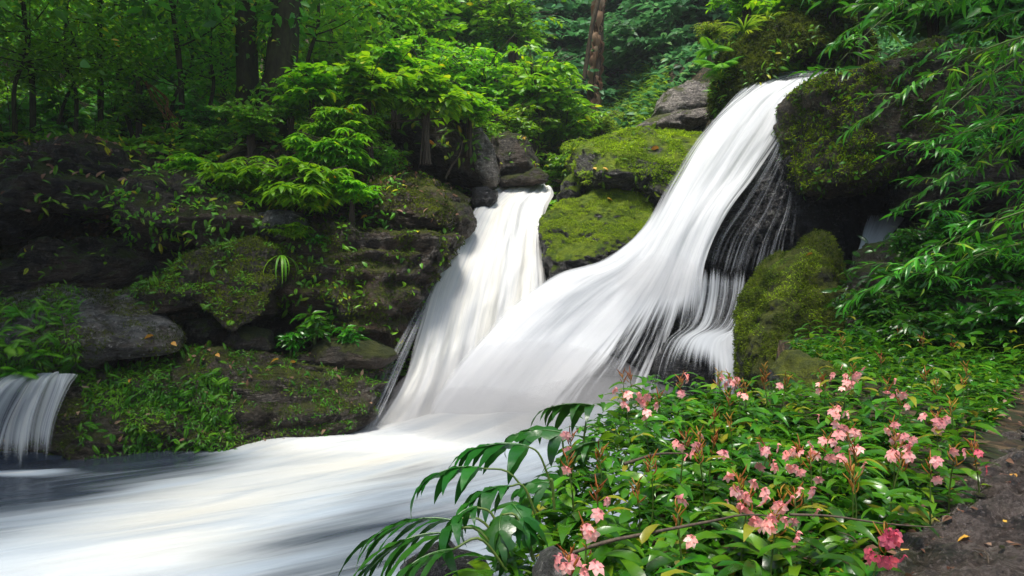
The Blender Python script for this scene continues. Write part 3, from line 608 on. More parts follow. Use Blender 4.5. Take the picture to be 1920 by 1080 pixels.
wf = empty('waterfall', org, 'dim narrow cascade inside the dark grotto between the tall mossy boulder and leafy mound', 'waterfall')
S('water_sheet', [
 [(1615,395,10.9,.3),(1606,440,10.6,.6),(1598,490,10.2,.8),(1560,600,9.4,.8),(1550,660,9.2,.8)],
 [(1660,400,10.9,.5),(1640,440,10.5,.8),(1618,490,10.0,1),(1578,600,9.3,1),(1570,660,9.1,.9)],
 [(1720,410,10.8,.3),(1690,440,10.4,.6),(1650,485,9.9,.8),(1600,560,9.3,.8),(1590,660,9.1,.8)]],
 mat='veil', seed=11, edge=.25)
for k, (a, b, y0, y1) in enumerate([(1690,1760,500,600), (1785,1860,520,650), (1870,1925,500,640)]):
    org = P((a+b)/2, y1, 7.1)
    wf = empty('water_trickle', org, ['thin trickle of water threads nearest the grotto on the leafy mound', 'middle curtain of thin dripping threads on the leafy mound', 'dripping threads at the right edge behind bamboo leaves'][k], 'water trickle', 'trickles down the leafy mound')
    S('water_sheet', [[(a,y0,7.35,.3),(a,(y0+y1)/2,7.2,.25),(a,y1,7.1,.2)], [((a+b)/2,y0,7.35,.35),((a+b)/2,(y0+y1)/2,7.2,.3),((a+b)/2,y1,7.1,.25)], [(b,y0,7.35,.3),(b,(y0+y1)/2,7.2,.25),(b,y1,7.1,.2)]],
      mat='spray', seed=12+k, edge=.2, nu=24, nv=24)
wf = None

# ---------------------------------------------------------------- plants: builders
def rdir(n, r): 
    a = r.uniform(0, 2*np.pi, n); return np.stack([np.cos(a), np.sin(a), np.zeros(n)], 1)
UP = np.array([0, 0, 1.0])
def shrub(name, label, cat, R, H, mat, seed, nb=26, tw=7, lf=9, L=.16, Wd=.075, shape='ovate', droop=.25, flat=.6, stemr=.02, whorl=0, group=None, base_h=.0, nleaf=4, twl=.35, bark='twig'):
    """woody stems with side twigs that carry leaves; crown of radius R, height H, origin at the crown's foot"""
    r = np.random.default_rng(seed); st = MB(); tpl = leaf_tpl(L, Wd, nleaf, .35, .25, shape)
    locs, dirs, ups, scs, rn = [], [], [], [], []
    for b in range(nb):
        a = r.uniform(0, 2*np.pi); rr = R*math.sqrt(r.uniform(.02, 1)); hh = H*(base_h+(1-base_h)*r.uniform(.1, 1)*(1-.35*(rr/R)**2))
        end = np.array([rr*math.cos(a), rr*math.sin(a), hh]); mid = end*np.array([.35, .35, .7])
        pts = bez([np.array([r.normal()*.05*R, r.normal()*.05*R, -1.2*min(1, H)]), np.array([0, 0, 0])+r.normal(size=3)*.04*R, mid, end], 9)
        st.add(*tube(pts, np.linspace(stemr, stemr*.25, 9), 5))
        for t in range(tw):
            k = r.uniform(.45, 1); p0 = pts[min(8, int(k*8))]
            az = r.uniform(0, 2*np.pi); d = np.array([math.cos(az), math.sin(az), r.uniform(-.2, .45)]); tl = twl*r.uniform(.6, 1.2)*R
            n = 6; s = np.linspace(0, 1, n)[:, None]; tp = p0+d*tl*s+np.array([0, 0, -1])*(s**2)*droop*tl
            st.add(*tube(tp, np.linspace(stemr*.3, stemr*.12, n), 3, cap=False))
            if whorl:
                for q in (n-1, n-3):
                    pos = tp[q]; a0 = r.uniform(0, 6.28)
                    for w_ in range(whorl):
                        aa = a0+w_*2*np.pi/whorl+r.normal()*.12
                        locs.append(pos); dirs.append([math.cos(aa), math.sin(aa), r.uniform(-.45, .05)]); ups.append([r.normal()*.2, r.normal()*.2, 1]); scs.append(r.uniform(.7, 1.15)); rn.append(r.uniform())
            else:
                for q in range(lf):
                    u = (q+1)/lf; pos = p0+d*tl*u+np.array([0, 0, -1])*(u**2)*droop*tl
                    sgn = 1 if q % 2 else -1; side = np.array([-d[1], d[0], 0])*sgn
                    dd = side*.8+d*.7*(1 if q < lf-1 else 3)+np.array([0, 0, r.uniform(-.5, .1)])+r.normal(size=3)*.15
                    locs.append(pos); dirs.append(dd); ups.append(UP*flat+r.normal(size=3)*(1-flat)*.8); scs.append(r.uniform(.65, 1.2)); rn.append(r.uniform())
    rn = np.array(rn)*.5+.5*r.uniform(size=len(rn))
    V, T, R_ = scatter(tpl, np.array(locs), np.array(dirs), np.array(ups), np.array(scs), rn)
    root = empty(name, (0, 0, -500), label, cat, group)
    obj('foliage', mesh_tris('foliage', V, T, R_), M[mat], root); obj('stem', st.mesh('stem'), M[bark], root)
    return Kind(root)
def frond(L, n, r, lw=.3, arch=.9, leafL=None):
    """pinnate frond along +X"""
    t = np.linspace(0, 1, n*2+1); mb = MB()
    ang = .75-arch*1.5*t; x = np.concatenate([[0], np.cumsum(np.cos(ang[1:]))])*L/(2*n); z = np.concatenate([[0], np.cumsum(np.sin(ang[1:]))])*L/(2*n)
    pts = np.stack([x, 0*x, z], 1); mb.add(*tube(pts, np.linspace(.006, .0015, len(pts))*L*2, 3, cap=False), .2)
    tpl = leaf_tpl(1, .26, 3, .3, .15, 'lance'); lo, di, up, scl, rn = [], [], [], [], []
    for k in range(2, 2*n):
        u = k/(2*n); w_ = lw*L*math.sin(math.pi*(u*.9+.12))**.8
        for s in (1, -1):
            lo.append(pts[k]); di.append([.35, s, -.25+.3*math.sin(ang[k])]); up.append([-math.sin(ang[k]), 0, math.cos(ang[k])]); scl.append(max(.02, w_)); rn.append(.3+.5*u)
    mb.add(*scatter(tpl, np.array(lo), np.array(di), np.array(up, float), np.array(scl), np.array(rn)))
    return np.concatenate(mb.V), np.concatenate(mb.T), np.concatenate(mb.R)
def fern(name, label, seed, L=.5, nf=9, mat='fern', n=9, group=None, down=False):
    r = np.random.default_rng(seed); mb = MB()
    for k in range(nf):
        V, T, R_ = frond(L*r.uniform(.7, 1.1), n, r, arch=r.uniform(.7, 1.1))
        a = k*2*np.pi/nf+r.normal()*.25; c, s = math.cos(a), math.sin(a); Rm = np.array([[c, -s, 0], [s, c, 0], [0, 0, 1]])
        ti = r.uniform(-.3, .3); Ry = np.array([[math.cos(ti), 0, math.sin(ti)], [0, 1, 0], [-math.sin(ti), 0, math.cos(ti)]])
        mb.add(V@Ry.T@Rm.T, T, np.clip(R_+r.uniform(-.3, .3), 0, 1))
    o = obj(name, mb.mesh(name), M[mat], loc=(0, 0, -500)); tag(o, label, 'fern', group)
    return Kind(o)
def tree(name, label, Hc, rt, R, seed, barkm, leafm, nclump=40, per=26, L=.22, lean=(0,0), crown_h=.4, group=None, H=6, roots=False, cat='tree'):
    r = np.random.default_rng(seed); root = empty(name, (0, 0, -500), label, cat, group)
    mb = MB(); top = np.array([lean[0], lean[1], H])
    pts = bez([np.array([0, 0, -1.0]), np.array([0, 0, 0]), top*.35+r.normal(size=3)*.12, top*.7+r.normal(size=3)*.15, top], 26)
    rad = np.interp(np.linspace(0, 1, 26), [0, .15, .25, 1], [rt*1.9, rt*1.35, rt, rt*.45])
    mb.add(*tube(pts, rad, 14, seed, .22))
    if roots:
        for k in range(6):
            a = k*1.05+r.normal()*.2; e = np.array([math.cos(a), math.sin(a), 0])
            mb.add(*tube(bez([e*rt*.4+UP*.5, e*rt*1.5+UP*.1, e*rt*3-UP*.15, e*rt*5-UP*.5], 8), np.linspace(rt*.45, rt*.12, 8), 7, seed, .3))
    tips = []
    for k in range(9):
        p0 = pts[r.integers(14, 26)]; a = r.uniform(0, 6.28); e = np.array([math.cos(a), math.sin(a), r.uniform(.1, .8)])
        q = bez([p0, p0+e*R*.4, p0+e*R*.75+UP*.1*R], 7); mb.add(*tube(q, np.linspace(rt*.35, rt*.08, 7), 5, seed, .1)); tips.append(q[-1]); tips.append(q[4])
    tips = np.array(tips)
    cl = []
    for k in range(nclump):
        b = tips[r.integers(len(tips))]; cl.append(b+r.normal(size=3)*np.array([.33, .33, .28])*R)
    lo, di, up, s_, rn = [], [], [], [], []
    for c in cl:
        cr = R*.22; cv = r.uniform(0, .5)
        for k in range(per):
            v = r.normal(size=3)*np.array([1, 1, .5])*cr
            lo.append(c+v); dd = rdir(1, r)[0]; dd[2] = r.uniform(-.6, .1); di.append(dd); up.append(UP+r.normal(size=3)*.4); s_.append(r.uniform(.6, 1.3)); rn.append(cv+.5*r.uniform())
    V, T, R_ = scatter(leaf_tpl(L, L*.45, 3, .3, .2), np.array(lo), np.array(di), np.array(up), np.array(s_), np.array(rn))
    obj('trunk', mb.mesh('trunk'), M[barkm], root); obj('crown', mesh_tris('crown', V, T, R_), M[leafm], root)
    return Kind(root)

# ---------------------------------------------------------------- forest behind and left
def at(px, py, Y): return P(px, py, Y)
# broad-leaved understorey, three builds per colour
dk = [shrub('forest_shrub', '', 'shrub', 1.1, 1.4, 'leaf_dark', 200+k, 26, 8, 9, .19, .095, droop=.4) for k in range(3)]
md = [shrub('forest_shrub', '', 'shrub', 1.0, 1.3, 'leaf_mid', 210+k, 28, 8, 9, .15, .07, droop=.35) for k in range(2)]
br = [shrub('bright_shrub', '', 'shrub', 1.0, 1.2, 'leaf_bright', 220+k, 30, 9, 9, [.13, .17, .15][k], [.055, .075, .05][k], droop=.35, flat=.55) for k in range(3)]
def put(kind, px, py, Y, s, label, group=None, rz=None, tilt=None, sink=0.0):
    p = at(px, py, Y); p[2] -= sink
    return kind.put(p, rng.uniform(0, 6.28) if rz is None else rz, s, label, group, tilt)
g1 = 'shaded understorey shrubs at upper left'
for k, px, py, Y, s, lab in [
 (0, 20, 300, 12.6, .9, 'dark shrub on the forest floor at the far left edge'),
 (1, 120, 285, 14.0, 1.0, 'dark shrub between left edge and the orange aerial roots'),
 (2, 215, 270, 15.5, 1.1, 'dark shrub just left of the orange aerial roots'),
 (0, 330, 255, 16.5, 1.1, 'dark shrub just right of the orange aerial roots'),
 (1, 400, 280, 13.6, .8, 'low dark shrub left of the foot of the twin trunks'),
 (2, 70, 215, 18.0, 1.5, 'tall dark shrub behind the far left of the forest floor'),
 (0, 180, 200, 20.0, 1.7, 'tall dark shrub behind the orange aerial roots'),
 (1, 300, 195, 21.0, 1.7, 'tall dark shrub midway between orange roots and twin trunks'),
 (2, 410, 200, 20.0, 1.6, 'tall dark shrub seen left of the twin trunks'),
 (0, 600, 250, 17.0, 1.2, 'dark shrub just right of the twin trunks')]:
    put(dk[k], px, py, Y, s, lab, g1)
g2 = 'mid green forest shrubs'
for k, px, py, Y, s, lab in [
 (0, 260, 225, 14.5, .7, 'mid green shrub around the orange aerial roots'),
 (1, 610, 150, 20.0, 1.9, 'tall green shrub right of the trunks near the top edge'),
 (0, 700, 330, 13.2, .7, 'green shrub on the mound left of the dark upper rock'),
 (1, 660, 300, 13.6, .9, 'green shrub between twin trunks and dark upper rock'),
 (0, 480, 330, 12.6, .6, 'small green shrub below the twin trunks'),
 (0, 80, 292, 12.4, .6, 'green shrub on the litter-strewn shelf near the left edge'), (1, 180, 290, 12.8, .6, 'green shrub on the litter-strewn shelf left of the orange roots'), (0, 390, 285, 12.6, .6, 'green shrub at the foot of the slimmer twin trunk'), (1, 20, 240, 15, .9, 'green shrub behind the shelf at the left edge'), (1, 130, 225, 16.5, 1.0, 'green shrub uphill of the shelf, left of the orange roots'), (0, 440, 210, 19, 1.2, 'green shrub showing between the twin trunks'), (1, 365, 235, 18.5, .9, 'green shrub on leaf litter left of the trunks'),
 (0, 1060, 330, 16.5, .7, 'green shrub hanging right of the round-backed rock')]:
    put(md[k], px, py, Y, s, lab, g2)
g3 = 'bright sunlit shrubs above the falls'
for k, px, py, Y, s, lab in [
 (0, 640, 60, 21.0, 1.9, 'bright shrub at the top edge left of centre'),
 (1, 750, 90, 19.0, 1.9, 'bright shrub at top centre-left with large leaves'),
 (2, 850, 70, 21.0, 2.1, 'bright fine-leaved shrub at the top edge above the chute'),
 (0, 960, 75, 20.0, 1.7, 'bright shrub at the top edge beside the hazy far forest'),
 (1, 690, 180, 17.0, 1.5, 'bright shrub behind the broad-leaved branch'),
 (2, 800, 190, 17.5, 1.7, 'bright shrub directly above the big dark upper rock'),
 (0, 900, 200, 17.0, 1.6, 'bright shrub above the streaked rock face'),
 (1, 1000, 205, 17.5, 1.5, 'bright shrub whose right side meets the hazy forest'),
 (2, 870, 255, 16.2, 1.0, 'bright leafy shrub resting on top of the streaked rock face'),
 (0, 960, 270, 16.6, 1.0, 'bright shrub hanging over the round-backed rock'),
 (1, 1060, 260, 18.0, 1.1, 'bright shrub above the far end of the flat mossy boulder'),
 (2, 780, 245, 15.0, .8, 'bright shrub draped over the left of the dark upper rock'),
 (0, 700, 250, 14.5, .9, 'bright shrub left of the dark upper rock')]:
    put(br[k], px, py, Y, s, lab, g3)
ys_ = shrub('bright_shrub', '', 'shrub', 1.0, .9, 'leaf_yellow', 240, 26, 9, 9, .12, .035, shape='lance', droop=.4)
for px, py, Y, s, lab in [(1125, 268, 18.5, .8, 'yellow-green leafy bush lowest on the slope, left of the low flat rock'), (1165, 240, 21, .8, 'yellow-green leafy bush uphill left of the pale rock'), (1080, 290, 16.6, .6, 'yellow-green bush right behind the left shoulder of the flat mossy boulder'), (1090, 250, 18.5, .9, 'yellow-green fine shrub on the slope left of the pale rock'), (1130, 245, 18.0, .6, 'small yellow-green bush low on the grassy slope'), (1030, 215, 19, 1.0, 'yellow-green shrub uphill of the grassy slope')]:
    put(ys_, px, py, Y, s, lab, 'yellow-green slope bushes')

# trees with trunks in view
t1 = tree('tree', 'thick dark moss-clad trunk, right one of the twin trunks at upper left', 3, .33, 3.0, 301, 'bark', 'leaf_dark', 70, 44, .2, (.5, .2), H=8, roots=True)
t1.put(at(512, 280, 13.0), .4, 1)
t2 = tree('tree', 'slimmer dark mossy trunk, left one of the twin trunks at upper left', 3, .22, 2.6, 302, 'bark', 'leaf_dark', 70, 44, .2, (-.25, .2), H=7.5, roots=True)
t2.put(at(462, 285, 13.4), 1.9, 1)
for tk, rt_, ln in ((t1, .33, (.5, .2, 8)), (t2, .22, (-.25, .2, 7.5))):
    r = np.random.default_rng(int(rt_*1000)); n = 1500; zz = r.uniform(0, 1, n)**1.2; a = r.uniform(0, 6.28, n)
    pts_ = np.stack([ln[0]*zz+np.cos(a)*rt_*1.12, ln[1]*zz+np.sin(a)*rt_*1.12, ln[2]*zz], 1); keep = fbm(pts_*1.3, 3) > -.1; pts_ = pts_[keep]; a = a[keep]
    n = len(pts_); d = np.stack([np.cos(a), np.sin(a), r.uniform(-1.2, .2, n)], 1)+r.normal(size=(n, 3))*.4
    V, T, R_ = scatter(leaf_tpl(.15, .07, 3, .5, .2), pts_, d, np.stack([np.cos(a), np.sin(a), a*0+.6], 1), r.uniform(.5, 1.3, n), r.uniform(size=n))
    c = obj('climbing_leaves', mesh_tris('climbing_leaves', V, T, R_), M['leaf_mid'], tk.root); c['kind'] = 'stuff'
sp = tree('sapling', '', 3, .06, 1.5, 303, 'bark', 'leaf_dark', 30, 26, .24, (.3, .1), H=4.5)
for px, py, Y, s, lab in [(60, 300, 12.5, 1.0, 'slim shaded sapling nearest the left edge'), (190, 270, 13.5, 1.05, 'slim shaded sapling left of the orange aerial roots'),
                          (340, 280, 13.0, 1.0, 'slim shaded sapling right of the orange aerial roots'), (420, 250, 16.0, 1.3, 'slim shaded sapling just left of the twin trunks'),
                          (120, 240, 17.0, 1.4, 'tall shaded sapling far back at left'), (260, 230, 18.0, 1.5, 'tall shaded sapling behind the orange aerial roots'), (-60, 320, 11.5, 1.1, 'shaded sapling leaning in from the left edge')]:
    put(sp, px, py, Y, s, lab, 'slim saplings in the dark understorey')
sm = tree('sapling', '', 3, .05, 1.6, 305, 'bark', 'leaf_mid', 44, 34, .17, (.3, .1), H=3.6)
for px, py, Y, s, lab in [(30, 290, 12.2, .8, 'leafy green sapling filling the far left above the dark shelf'), (140, 285, 12.8, .8, 'leafy green sapling over the dark shelf left of the orange roots'), (250, 265, 14.5, .9, 'leafy green sapling behind the orange roots, crown above them'),
                          (375, 270, 13.6, .8, 'leafy green sapling between orange roots and twin trunks'), (90, 230, 18.0, 1.2, 'leafy green sapling at the top left corner'), (200, 225, 19.0, 1.3, 'leafy green sapling at the top left above the orange roots'), (330, 220, 19.0, 1.3, 'leafy green sapling at the top left of the twin trunks'), (580, 250, 16.0, 1.1, 'leafy green sapling right behind the twin trunks'), (430, 225, 20.0, 1.3, 'leafy green sapling whose crown shows left of the slimmer twin trunk'), (0, 200, 22.0, 1.5, 'leafy green sapling farthest back in the top left corner')]:
    put(sm, px, py, Y, s, lab, 'leafy saplings in the upper left forest')
sy = tree('sapling', '', 3, .045, 1.5, 306, 'bark', 'leaf_bright', 40, 36, .15, (-.3, .1), H=3.4)
for px, py, Y, s, lab in [(100, 280, 13.2, .75, 'bright-leaved sapling over the litter shelf, nearest the left edge'), (310, 268, 14.2, .85, 'bright-leaved sapling right of the orange roots'), (230, 240, 17.5, 1.1, 'bright-leaved sapling deep in the forest above the orange roots'), (410, 240, 17.5, 1.1, 'bright-leaved sapling deep in the forest left of the twin trunks'), (40, 240, 17.0, 1.1, 'bright-leaved sapling deep in the forest at the left edge'), (480, 230, 18.5, 1.2, 'bright-leaved sapling seen between the twin trunks')]:
    put(sy, px, py, Y, s, lab, 'bright-leaved saplings in the upper left forest')
for k, px, py, Y, s, lab in [(0, 470, 255, 12.0, .7, 'mid green shrub in front of the twin trunks'), (1, 545, 215, 12.4, .6, 'mid green shrub climbing the right of the twin trunks')]:
    put(md[k], px, py, Y, s, lab, g2)
sb = tree('sapling', '', 3, .05, 1.5, 304, 'bark_brown', 'leaf_bright', 34, 30, .2, (.2, .1), H=4.0)
for px, py, Y, s, lab in [(625, 190, 18.0, 1.2, 'thin-stemmed bright sapling right of the twin trunks'), (700, 150, 21.0, 1.4, 'thin-stemmed bright sapling at top left of centre'), (930, 150, 21.0, 1.4, 'thin-stemmed bright sapling at top beside the hazy forest'), (800, 120, 23.0, 1.5, 'thin-stemmed bright sapling at top centre')]:
    put(sb, px, py, Y, s, lab, 'thin bright saplings')
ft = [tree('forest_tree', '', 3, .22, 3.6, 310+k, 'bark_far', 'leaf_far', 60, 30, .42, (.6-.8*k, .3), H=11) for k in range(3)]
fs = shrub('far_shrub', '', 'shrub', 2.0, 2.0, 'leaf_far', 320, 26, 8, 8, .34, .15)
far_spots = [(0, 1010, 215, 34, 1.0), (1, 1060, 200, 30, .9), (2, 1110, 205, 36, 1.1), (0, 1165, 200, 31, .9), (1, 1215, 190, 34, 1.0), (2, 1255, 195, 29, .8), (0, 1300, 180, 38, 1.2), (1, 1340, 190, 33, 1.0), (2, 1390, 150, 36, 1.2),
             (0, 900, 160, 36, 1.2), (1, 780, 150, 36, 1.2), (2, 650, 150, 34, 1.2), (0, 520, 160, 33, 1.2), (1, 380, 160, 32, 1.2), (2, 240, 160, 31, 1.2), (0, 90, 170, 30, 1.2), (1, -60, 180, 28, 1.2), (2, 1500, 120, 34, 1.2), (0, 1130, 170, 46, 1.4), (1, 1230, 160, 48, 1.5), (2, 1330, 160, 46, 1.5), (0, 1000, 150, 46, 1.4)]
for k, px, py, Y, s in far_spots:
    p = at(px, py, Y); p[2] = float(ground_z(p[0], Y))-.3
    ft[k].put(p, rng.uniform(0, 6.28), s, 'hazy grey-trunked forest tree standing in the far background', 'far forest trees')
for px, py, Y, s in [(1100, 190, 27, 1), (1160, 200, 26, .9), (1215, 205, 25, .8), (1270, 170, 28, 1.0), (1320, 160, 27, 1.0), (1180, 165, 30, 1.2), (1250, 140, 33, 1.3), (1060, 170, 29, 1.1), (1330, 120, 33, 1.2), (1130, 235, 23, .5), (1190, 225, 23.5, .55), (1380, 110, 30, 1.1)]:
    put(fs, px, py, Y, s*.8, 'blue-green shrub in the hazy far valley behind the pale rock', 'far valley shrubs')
r = np.random.default_rng(321)
for k in range(150):
    Y = r.uniform(23, 42); x = (r.uniform(-.75, .75) if k < 80 else r.uniform(.02, .34))*Y
    fs.put((x, Y, float(ground_z(x, Y))-.2), r.uniform(0, 6.28), r.uniform(.8, 1.5), 'blue-green shrub in the hazy far valley behind the pale rock' if abs(x/Y-.14) < .16 else 'dim shrub on the forested slope behind the nearer greenery', 'far valley shrubs' if abs(x/Y-.14) < .16 else 'far slope shrubs')
# tree hung with dry leaves, and leaning bare stem
dr = tree('tree', 'slender trunk hung with big dry brown leaves at the top centre', 3, .10, .5, 330, 'bark_brown', 'deadleaf', 1, 2, .3, (.35, .1), H=7)
root = dr.root
r = np.random.default_rng(331); lo, di, up, s_, rn = [], [], [], [], []
for k in range(120):
    zz = r.uniform(.2, 6.5); a = r.uniform(0, 6.28); lo.append([.35*zz/7+.1*math.cos(a), .1*math.sin(a)+.1*zz/7, zz]); di.append([math.cos(a)*.7, math.sin(a)*.7, -1.0]); up.append([math.cos(a), math.sin(a), .6]); s_.append(r.uniform(.5, 1.3)); rn.append(r.uniform())
V, T, R_ = scatter(leaf_tpl(.55, .22, 4, .8, .5, wave=.05), np.array(lo), np.array(di), np.array(up), np.array(s_), np.array(rn))
obj('dry_leaves', mesh_tris('dry_leaves', V, T, R_), M['deadleaf'], root)
dr.put(at(1112, 205, 22.5), 0, 1)
bs = bpy.data.objects
V, T = tube(bez([at(1095, 150, 22), at(1108, 60, 22), at(1122, 0, 22), at(1150, -120, 22)], 14), .07, 8, 2, .15)
o_ = at(1095, 150, 22); o_[2] -= 1
tag(obj('bare_trunk', mesh_tris('bare_trunk', np.vstack([V])-o_, T), M['bark_brown'], loc=o_), 'leaning thin brown bare trunk left of the one hung with dry leaves', 'tree')
# canopy trees added outside the frame to darken left bank and right grotto
for k, (x, y, h, s) in enumerate([(-11.3, 8.0, 0, .9), (-12.8, 4.5, 2.2, 1.0), (-11.5, 0.0, 1.5, 1.0)]):
    if k == 0: ct = tree('added_shade_tree', '', 3, .35, 4.6, 340, 'bark', 'leaf_dark', 130, 60, .24, (2.2, .4), H=9)
    ct.put((x, y, h), k*.6, s, 'tall broad-crowned tree added outside the frame to shade the left bank', 'added shade trees over the left bank')
ct2 = tree('added_shade_tree', '', 3, .35, 3.4, 341, 'bark', 'leaf_dark', 120, 60, .22, (-2.2, .4), H=7)
ct2.put((8.2, 7.0, 1.2), .2, 1.0, 'tall broad-crowned tree added above the bamboo outside the frame to shade the grotto', 'added shade trees over the right bank')

# aerial roots, glowing orange-brown
mb = MB(); r = np.random.default_rng(350)
for k in range(7):
    pts = [at(268+k*3+r.normal()*3, 150+k*2, 14.2), at(282+k*5+r.normal()*8, 185, 14.1), at(300+k*3+r.normal()*5, 205, 14), at(318+r.normal()*8+k*2, 222, 13.9), at(330+k*3, 245, 13.8)]
    mb.add(*tube(bez(pts, 20), np.linspace(.013, .007, 20), 5, k, .3), r.uniform())
o_ = at(320, 240, 13.9); M['rootbark'] = plain_mat('orange brown root bark', (.14,.055,.018), (.32,.15,.06), .8, 30, .01, .6)
tag(obj('aerial_root', mb.mesh('aerial_root', o_), M['rootbark'], loc=o_), 'tangle of orange-brown aerial roots slanting down in the dark forest at left', 'root')

# the overhanging bright whorled shrub left of the chute
wh = [shrub('whorled_shrub', '', 'shrub', .95, .75, 'leaf_bright', 360+k, 26, 7, 9, .27, .085, 'lance', .3, .8, .018, whorl=8, nleaf=5, twl=.35) for k in range(2)]
g4 = 'overhanging whorled shrubs above the left rocks'
for k, px, py, Y, s, lab in [(0, 560, 375, 10.4, .95, 'bright umbrella-leaved shrub overhanging the left rocks, its central mass'), (1, 450, 350, 10.6, .75, 'bright umbrella-leaved shrub reaching left over the dark block'),
                          (0, 630, 300, 11.2, .75, 'bright umbrella-leaved shrub topmost of its clump beside the mound'), (1, 300, 345, 10.8, .45, 'small umbrella-leaved shrub at the far left tip of its clump'), (1, 540, 440, 10.1, .4, 'lowest umbrella-leaved shrub touching the layered block'), (0, 400, 380, 10.4, .42, 'small umbrella-leaved shrub over the slanted slab'), (1, 370, 330, 11.0, .55, 'umbrella-leaved shrub along the upper left edge of its clump'), (0, 640, 250, 11.6, .7, 'umbrella-leaved shrub just right of the foot of the twin trunks'), (1, 660, 370, 10.6, .5, 'umbrella-leaved shrub lying on the mound at the right of its clump')]:
    put(wh[k], px, py, Y, s, lab, g4)
# the broad-leaved young tree reaching across the centre
bl = [shrub('broadleaf_shrub', '', 'shrub', 1.0, .9, 'leaf_bright', 370+k, 22, 7, 8, .24, .125, 'ovate', .3, .85, .02, nleaf=5) for k in range(2)]
for k, px, py, Y, s, lab in [(0, 590, 190, 12.0, .8, 'broad-leaved shrub just right of the twin trunks'), (1, 690, 190, 12.0, .95, 'broad-leaved shrub in the centre of its row across the slope'), (0, 800, 205, 12.6, .95, 'broad-leaved shrub over the dark upper rock'), (1, 880, 225, 14, .7, 'broad-leaved shrub at the right end of its row'), (0, 660, 260, 11.8, .6, 'low broad-leaved shrub beneath its row'), (1, 740, 150, 13.5, .9, 'broad-leaved shrub above and behind its row')]:
    put(bl[k], px, py, Y, s, lab, 'broad-leaved shrubs across the centre slope', sink=.0)

# stuff: grass on the bright slope, ground cover on the forest floor
def scatter_ground(name, polyf, N, tpl, mat, seed, zf, s0, s1, upr=.5, per=1, kind='stuff', dz=0.0, updir=.3):
    r = np.random.default_rng(seed); pts = polyf(r, N); z = zf(pts[:, 0], pts[:, 1])+dz
    pts = np.repeat(np.stack([pts[:, 0], pts[:, 1], z], 1), per, axis=0); n = len(pts)
    d = rdir(n, r); d[:, 2] = r.uniform(updir, updir+.9, n)
    V, T, R_ = scatter(tpl, pts, d, UP+r.normal(size=(n, 3))*upr, r.uniform(s0, s1, n), r.uniform(size=n))
    o = obj(name, mesh_tris(name, V, T, R_), M[mat]); o['kind'] = kind
    return o
def box_pts(x0, x1, y0, y1): return lambda r, N: np.stack([r.uniform(x0, x1, N), r.uniform(y0, y1, N)], 1)
gz = lambda x, y: ground_z(x, y)+.22*fbm(np.stack([x*.9, y*.9, x*0], 1), 4)
o = scatter_ground('grass', box_pts(1.0, 4.6, 17.5, 23.5), 5200, leaf_tpl(.34, .03, 3, .9, .1, 'lance'), 'grass', 401, gz, .7, 1.5, per=3)
tag(o, 'bright yellow-green grass on the sunlit slope at the head of the valley', 'grass')
o = scatter_ground('ground_cover', box_pts(-12, 2.0, 11.5, 24), 9000, leaf_tpl(.16, .07, 3, .5, .2), 'leaf_mid', 402, gz, .6, 1.4, per=4, dz=.12, updir=-.1)
tag(o, 'low green seedlings and herbs covering the forest floor', 'ground cover')
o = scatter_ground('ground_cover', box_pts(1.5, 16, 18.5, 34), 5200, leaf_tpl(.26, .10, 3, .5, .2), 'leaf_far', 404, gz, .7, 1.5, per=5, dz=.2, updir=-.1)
tag(o, 'blue-green undergrowth covering the far valley slope', 'ground cover')
o = scatter_ground('leaf_litter', box_pts(-12, 0, 11.5, 22), 6000, leaf_tpl(.15, .07, 3, .6, .3), 'deadleaf', 403, gz, .5, 1.2, per=1, dz=.03, updir=-.3)
tag(o, 'brown fallen leaves strewn over the shaded forest floor', 'leaf litter')

# ---- small plants sitting on rocks: sample the rock's own faces inside an image-sized patch
def rock_pts(key, N, seed, nzmin=-1, poly=None, front=True, xr=None, yr=None, noise_thr=None, nscale=3.0):
    o, V, T = ROCKS[key]; r = np.random.default_rng(seed)
    A, Bv, Cv = V[T[:, 0]], V[T[:, 1]], V[T[:, 2]]; nr = np.cross(Bv-A, Cv-A); ar = np.linalg.norm(nr, axis=1); nr /= ar[:, None]+1e-12
    cen = (A+Bv+Cv)/3; wgt = ar.copy()
    if front: wgt *= ((nr*cen).sum(1) < 0.05*np.linalg.norm(cen, axis=1))
    wgt *= nr[:, 2] > nzmin
    px = cen[:, 0]/cen[:, 1]*F+960; py = 540-cen[:, 2]/cen[:, 1]*F
    if xr: wgt *= (px > xr[0])*(px < xr[1])
    if yr: wgt *= (py > yr[0])*(py < yr[1])
    if noise_thr is not None: wgt *= sstep(noise_thr-.12, noise_thr+.12, fbm(cen*nscale+seed, 3))
    if wgt.sum() <= 0: return np.zeros((0, 3)), np.zeros((0, 3))
    f = r.choice(len(T), N, p=wgt/wgt.sum()); a = r.uniform(size=(N, 1)); b = r.uniform(size=(N, 1)); sw = (a+b) > 1; a = np.where(sw, 1-a, a); b = np.where(sw, 1-b, b)
    return A[f]+a*(Bv[f]-A[f])+b*(Cv[f]-A[f]), nr[f]
def tufts(key, N, tpl, mat, seed, s0, s1, spread=.9, name='moss', lift=.0, hang=0.0, **kw):
    pts, nr = rock_pts(key, N, seed, **kw)
    if not len(pts): return
    r = np.random.default_rng(seed+1); n = len(pts)
    d = nr+r.normal(size=(n, 3))*spread; d[:, 2] -= hang
    V, T, R_ = scatter(tpl, pts+nr*lift, d, nr+r.normal(size=(n, 3))*.4+UP*.3, r.uniform(s0, s1, n), np.clip(.5+.35*fbm(pts*3, 2)+r.normal(size=n)*.18, 0, 1))
    ro = ROCKS[key][0]
    c = obj(name, mesh_tris(name, V-np.array(ro.location), T, R_), M[mat], ro); c['kind'] = 'stuff'
    return c
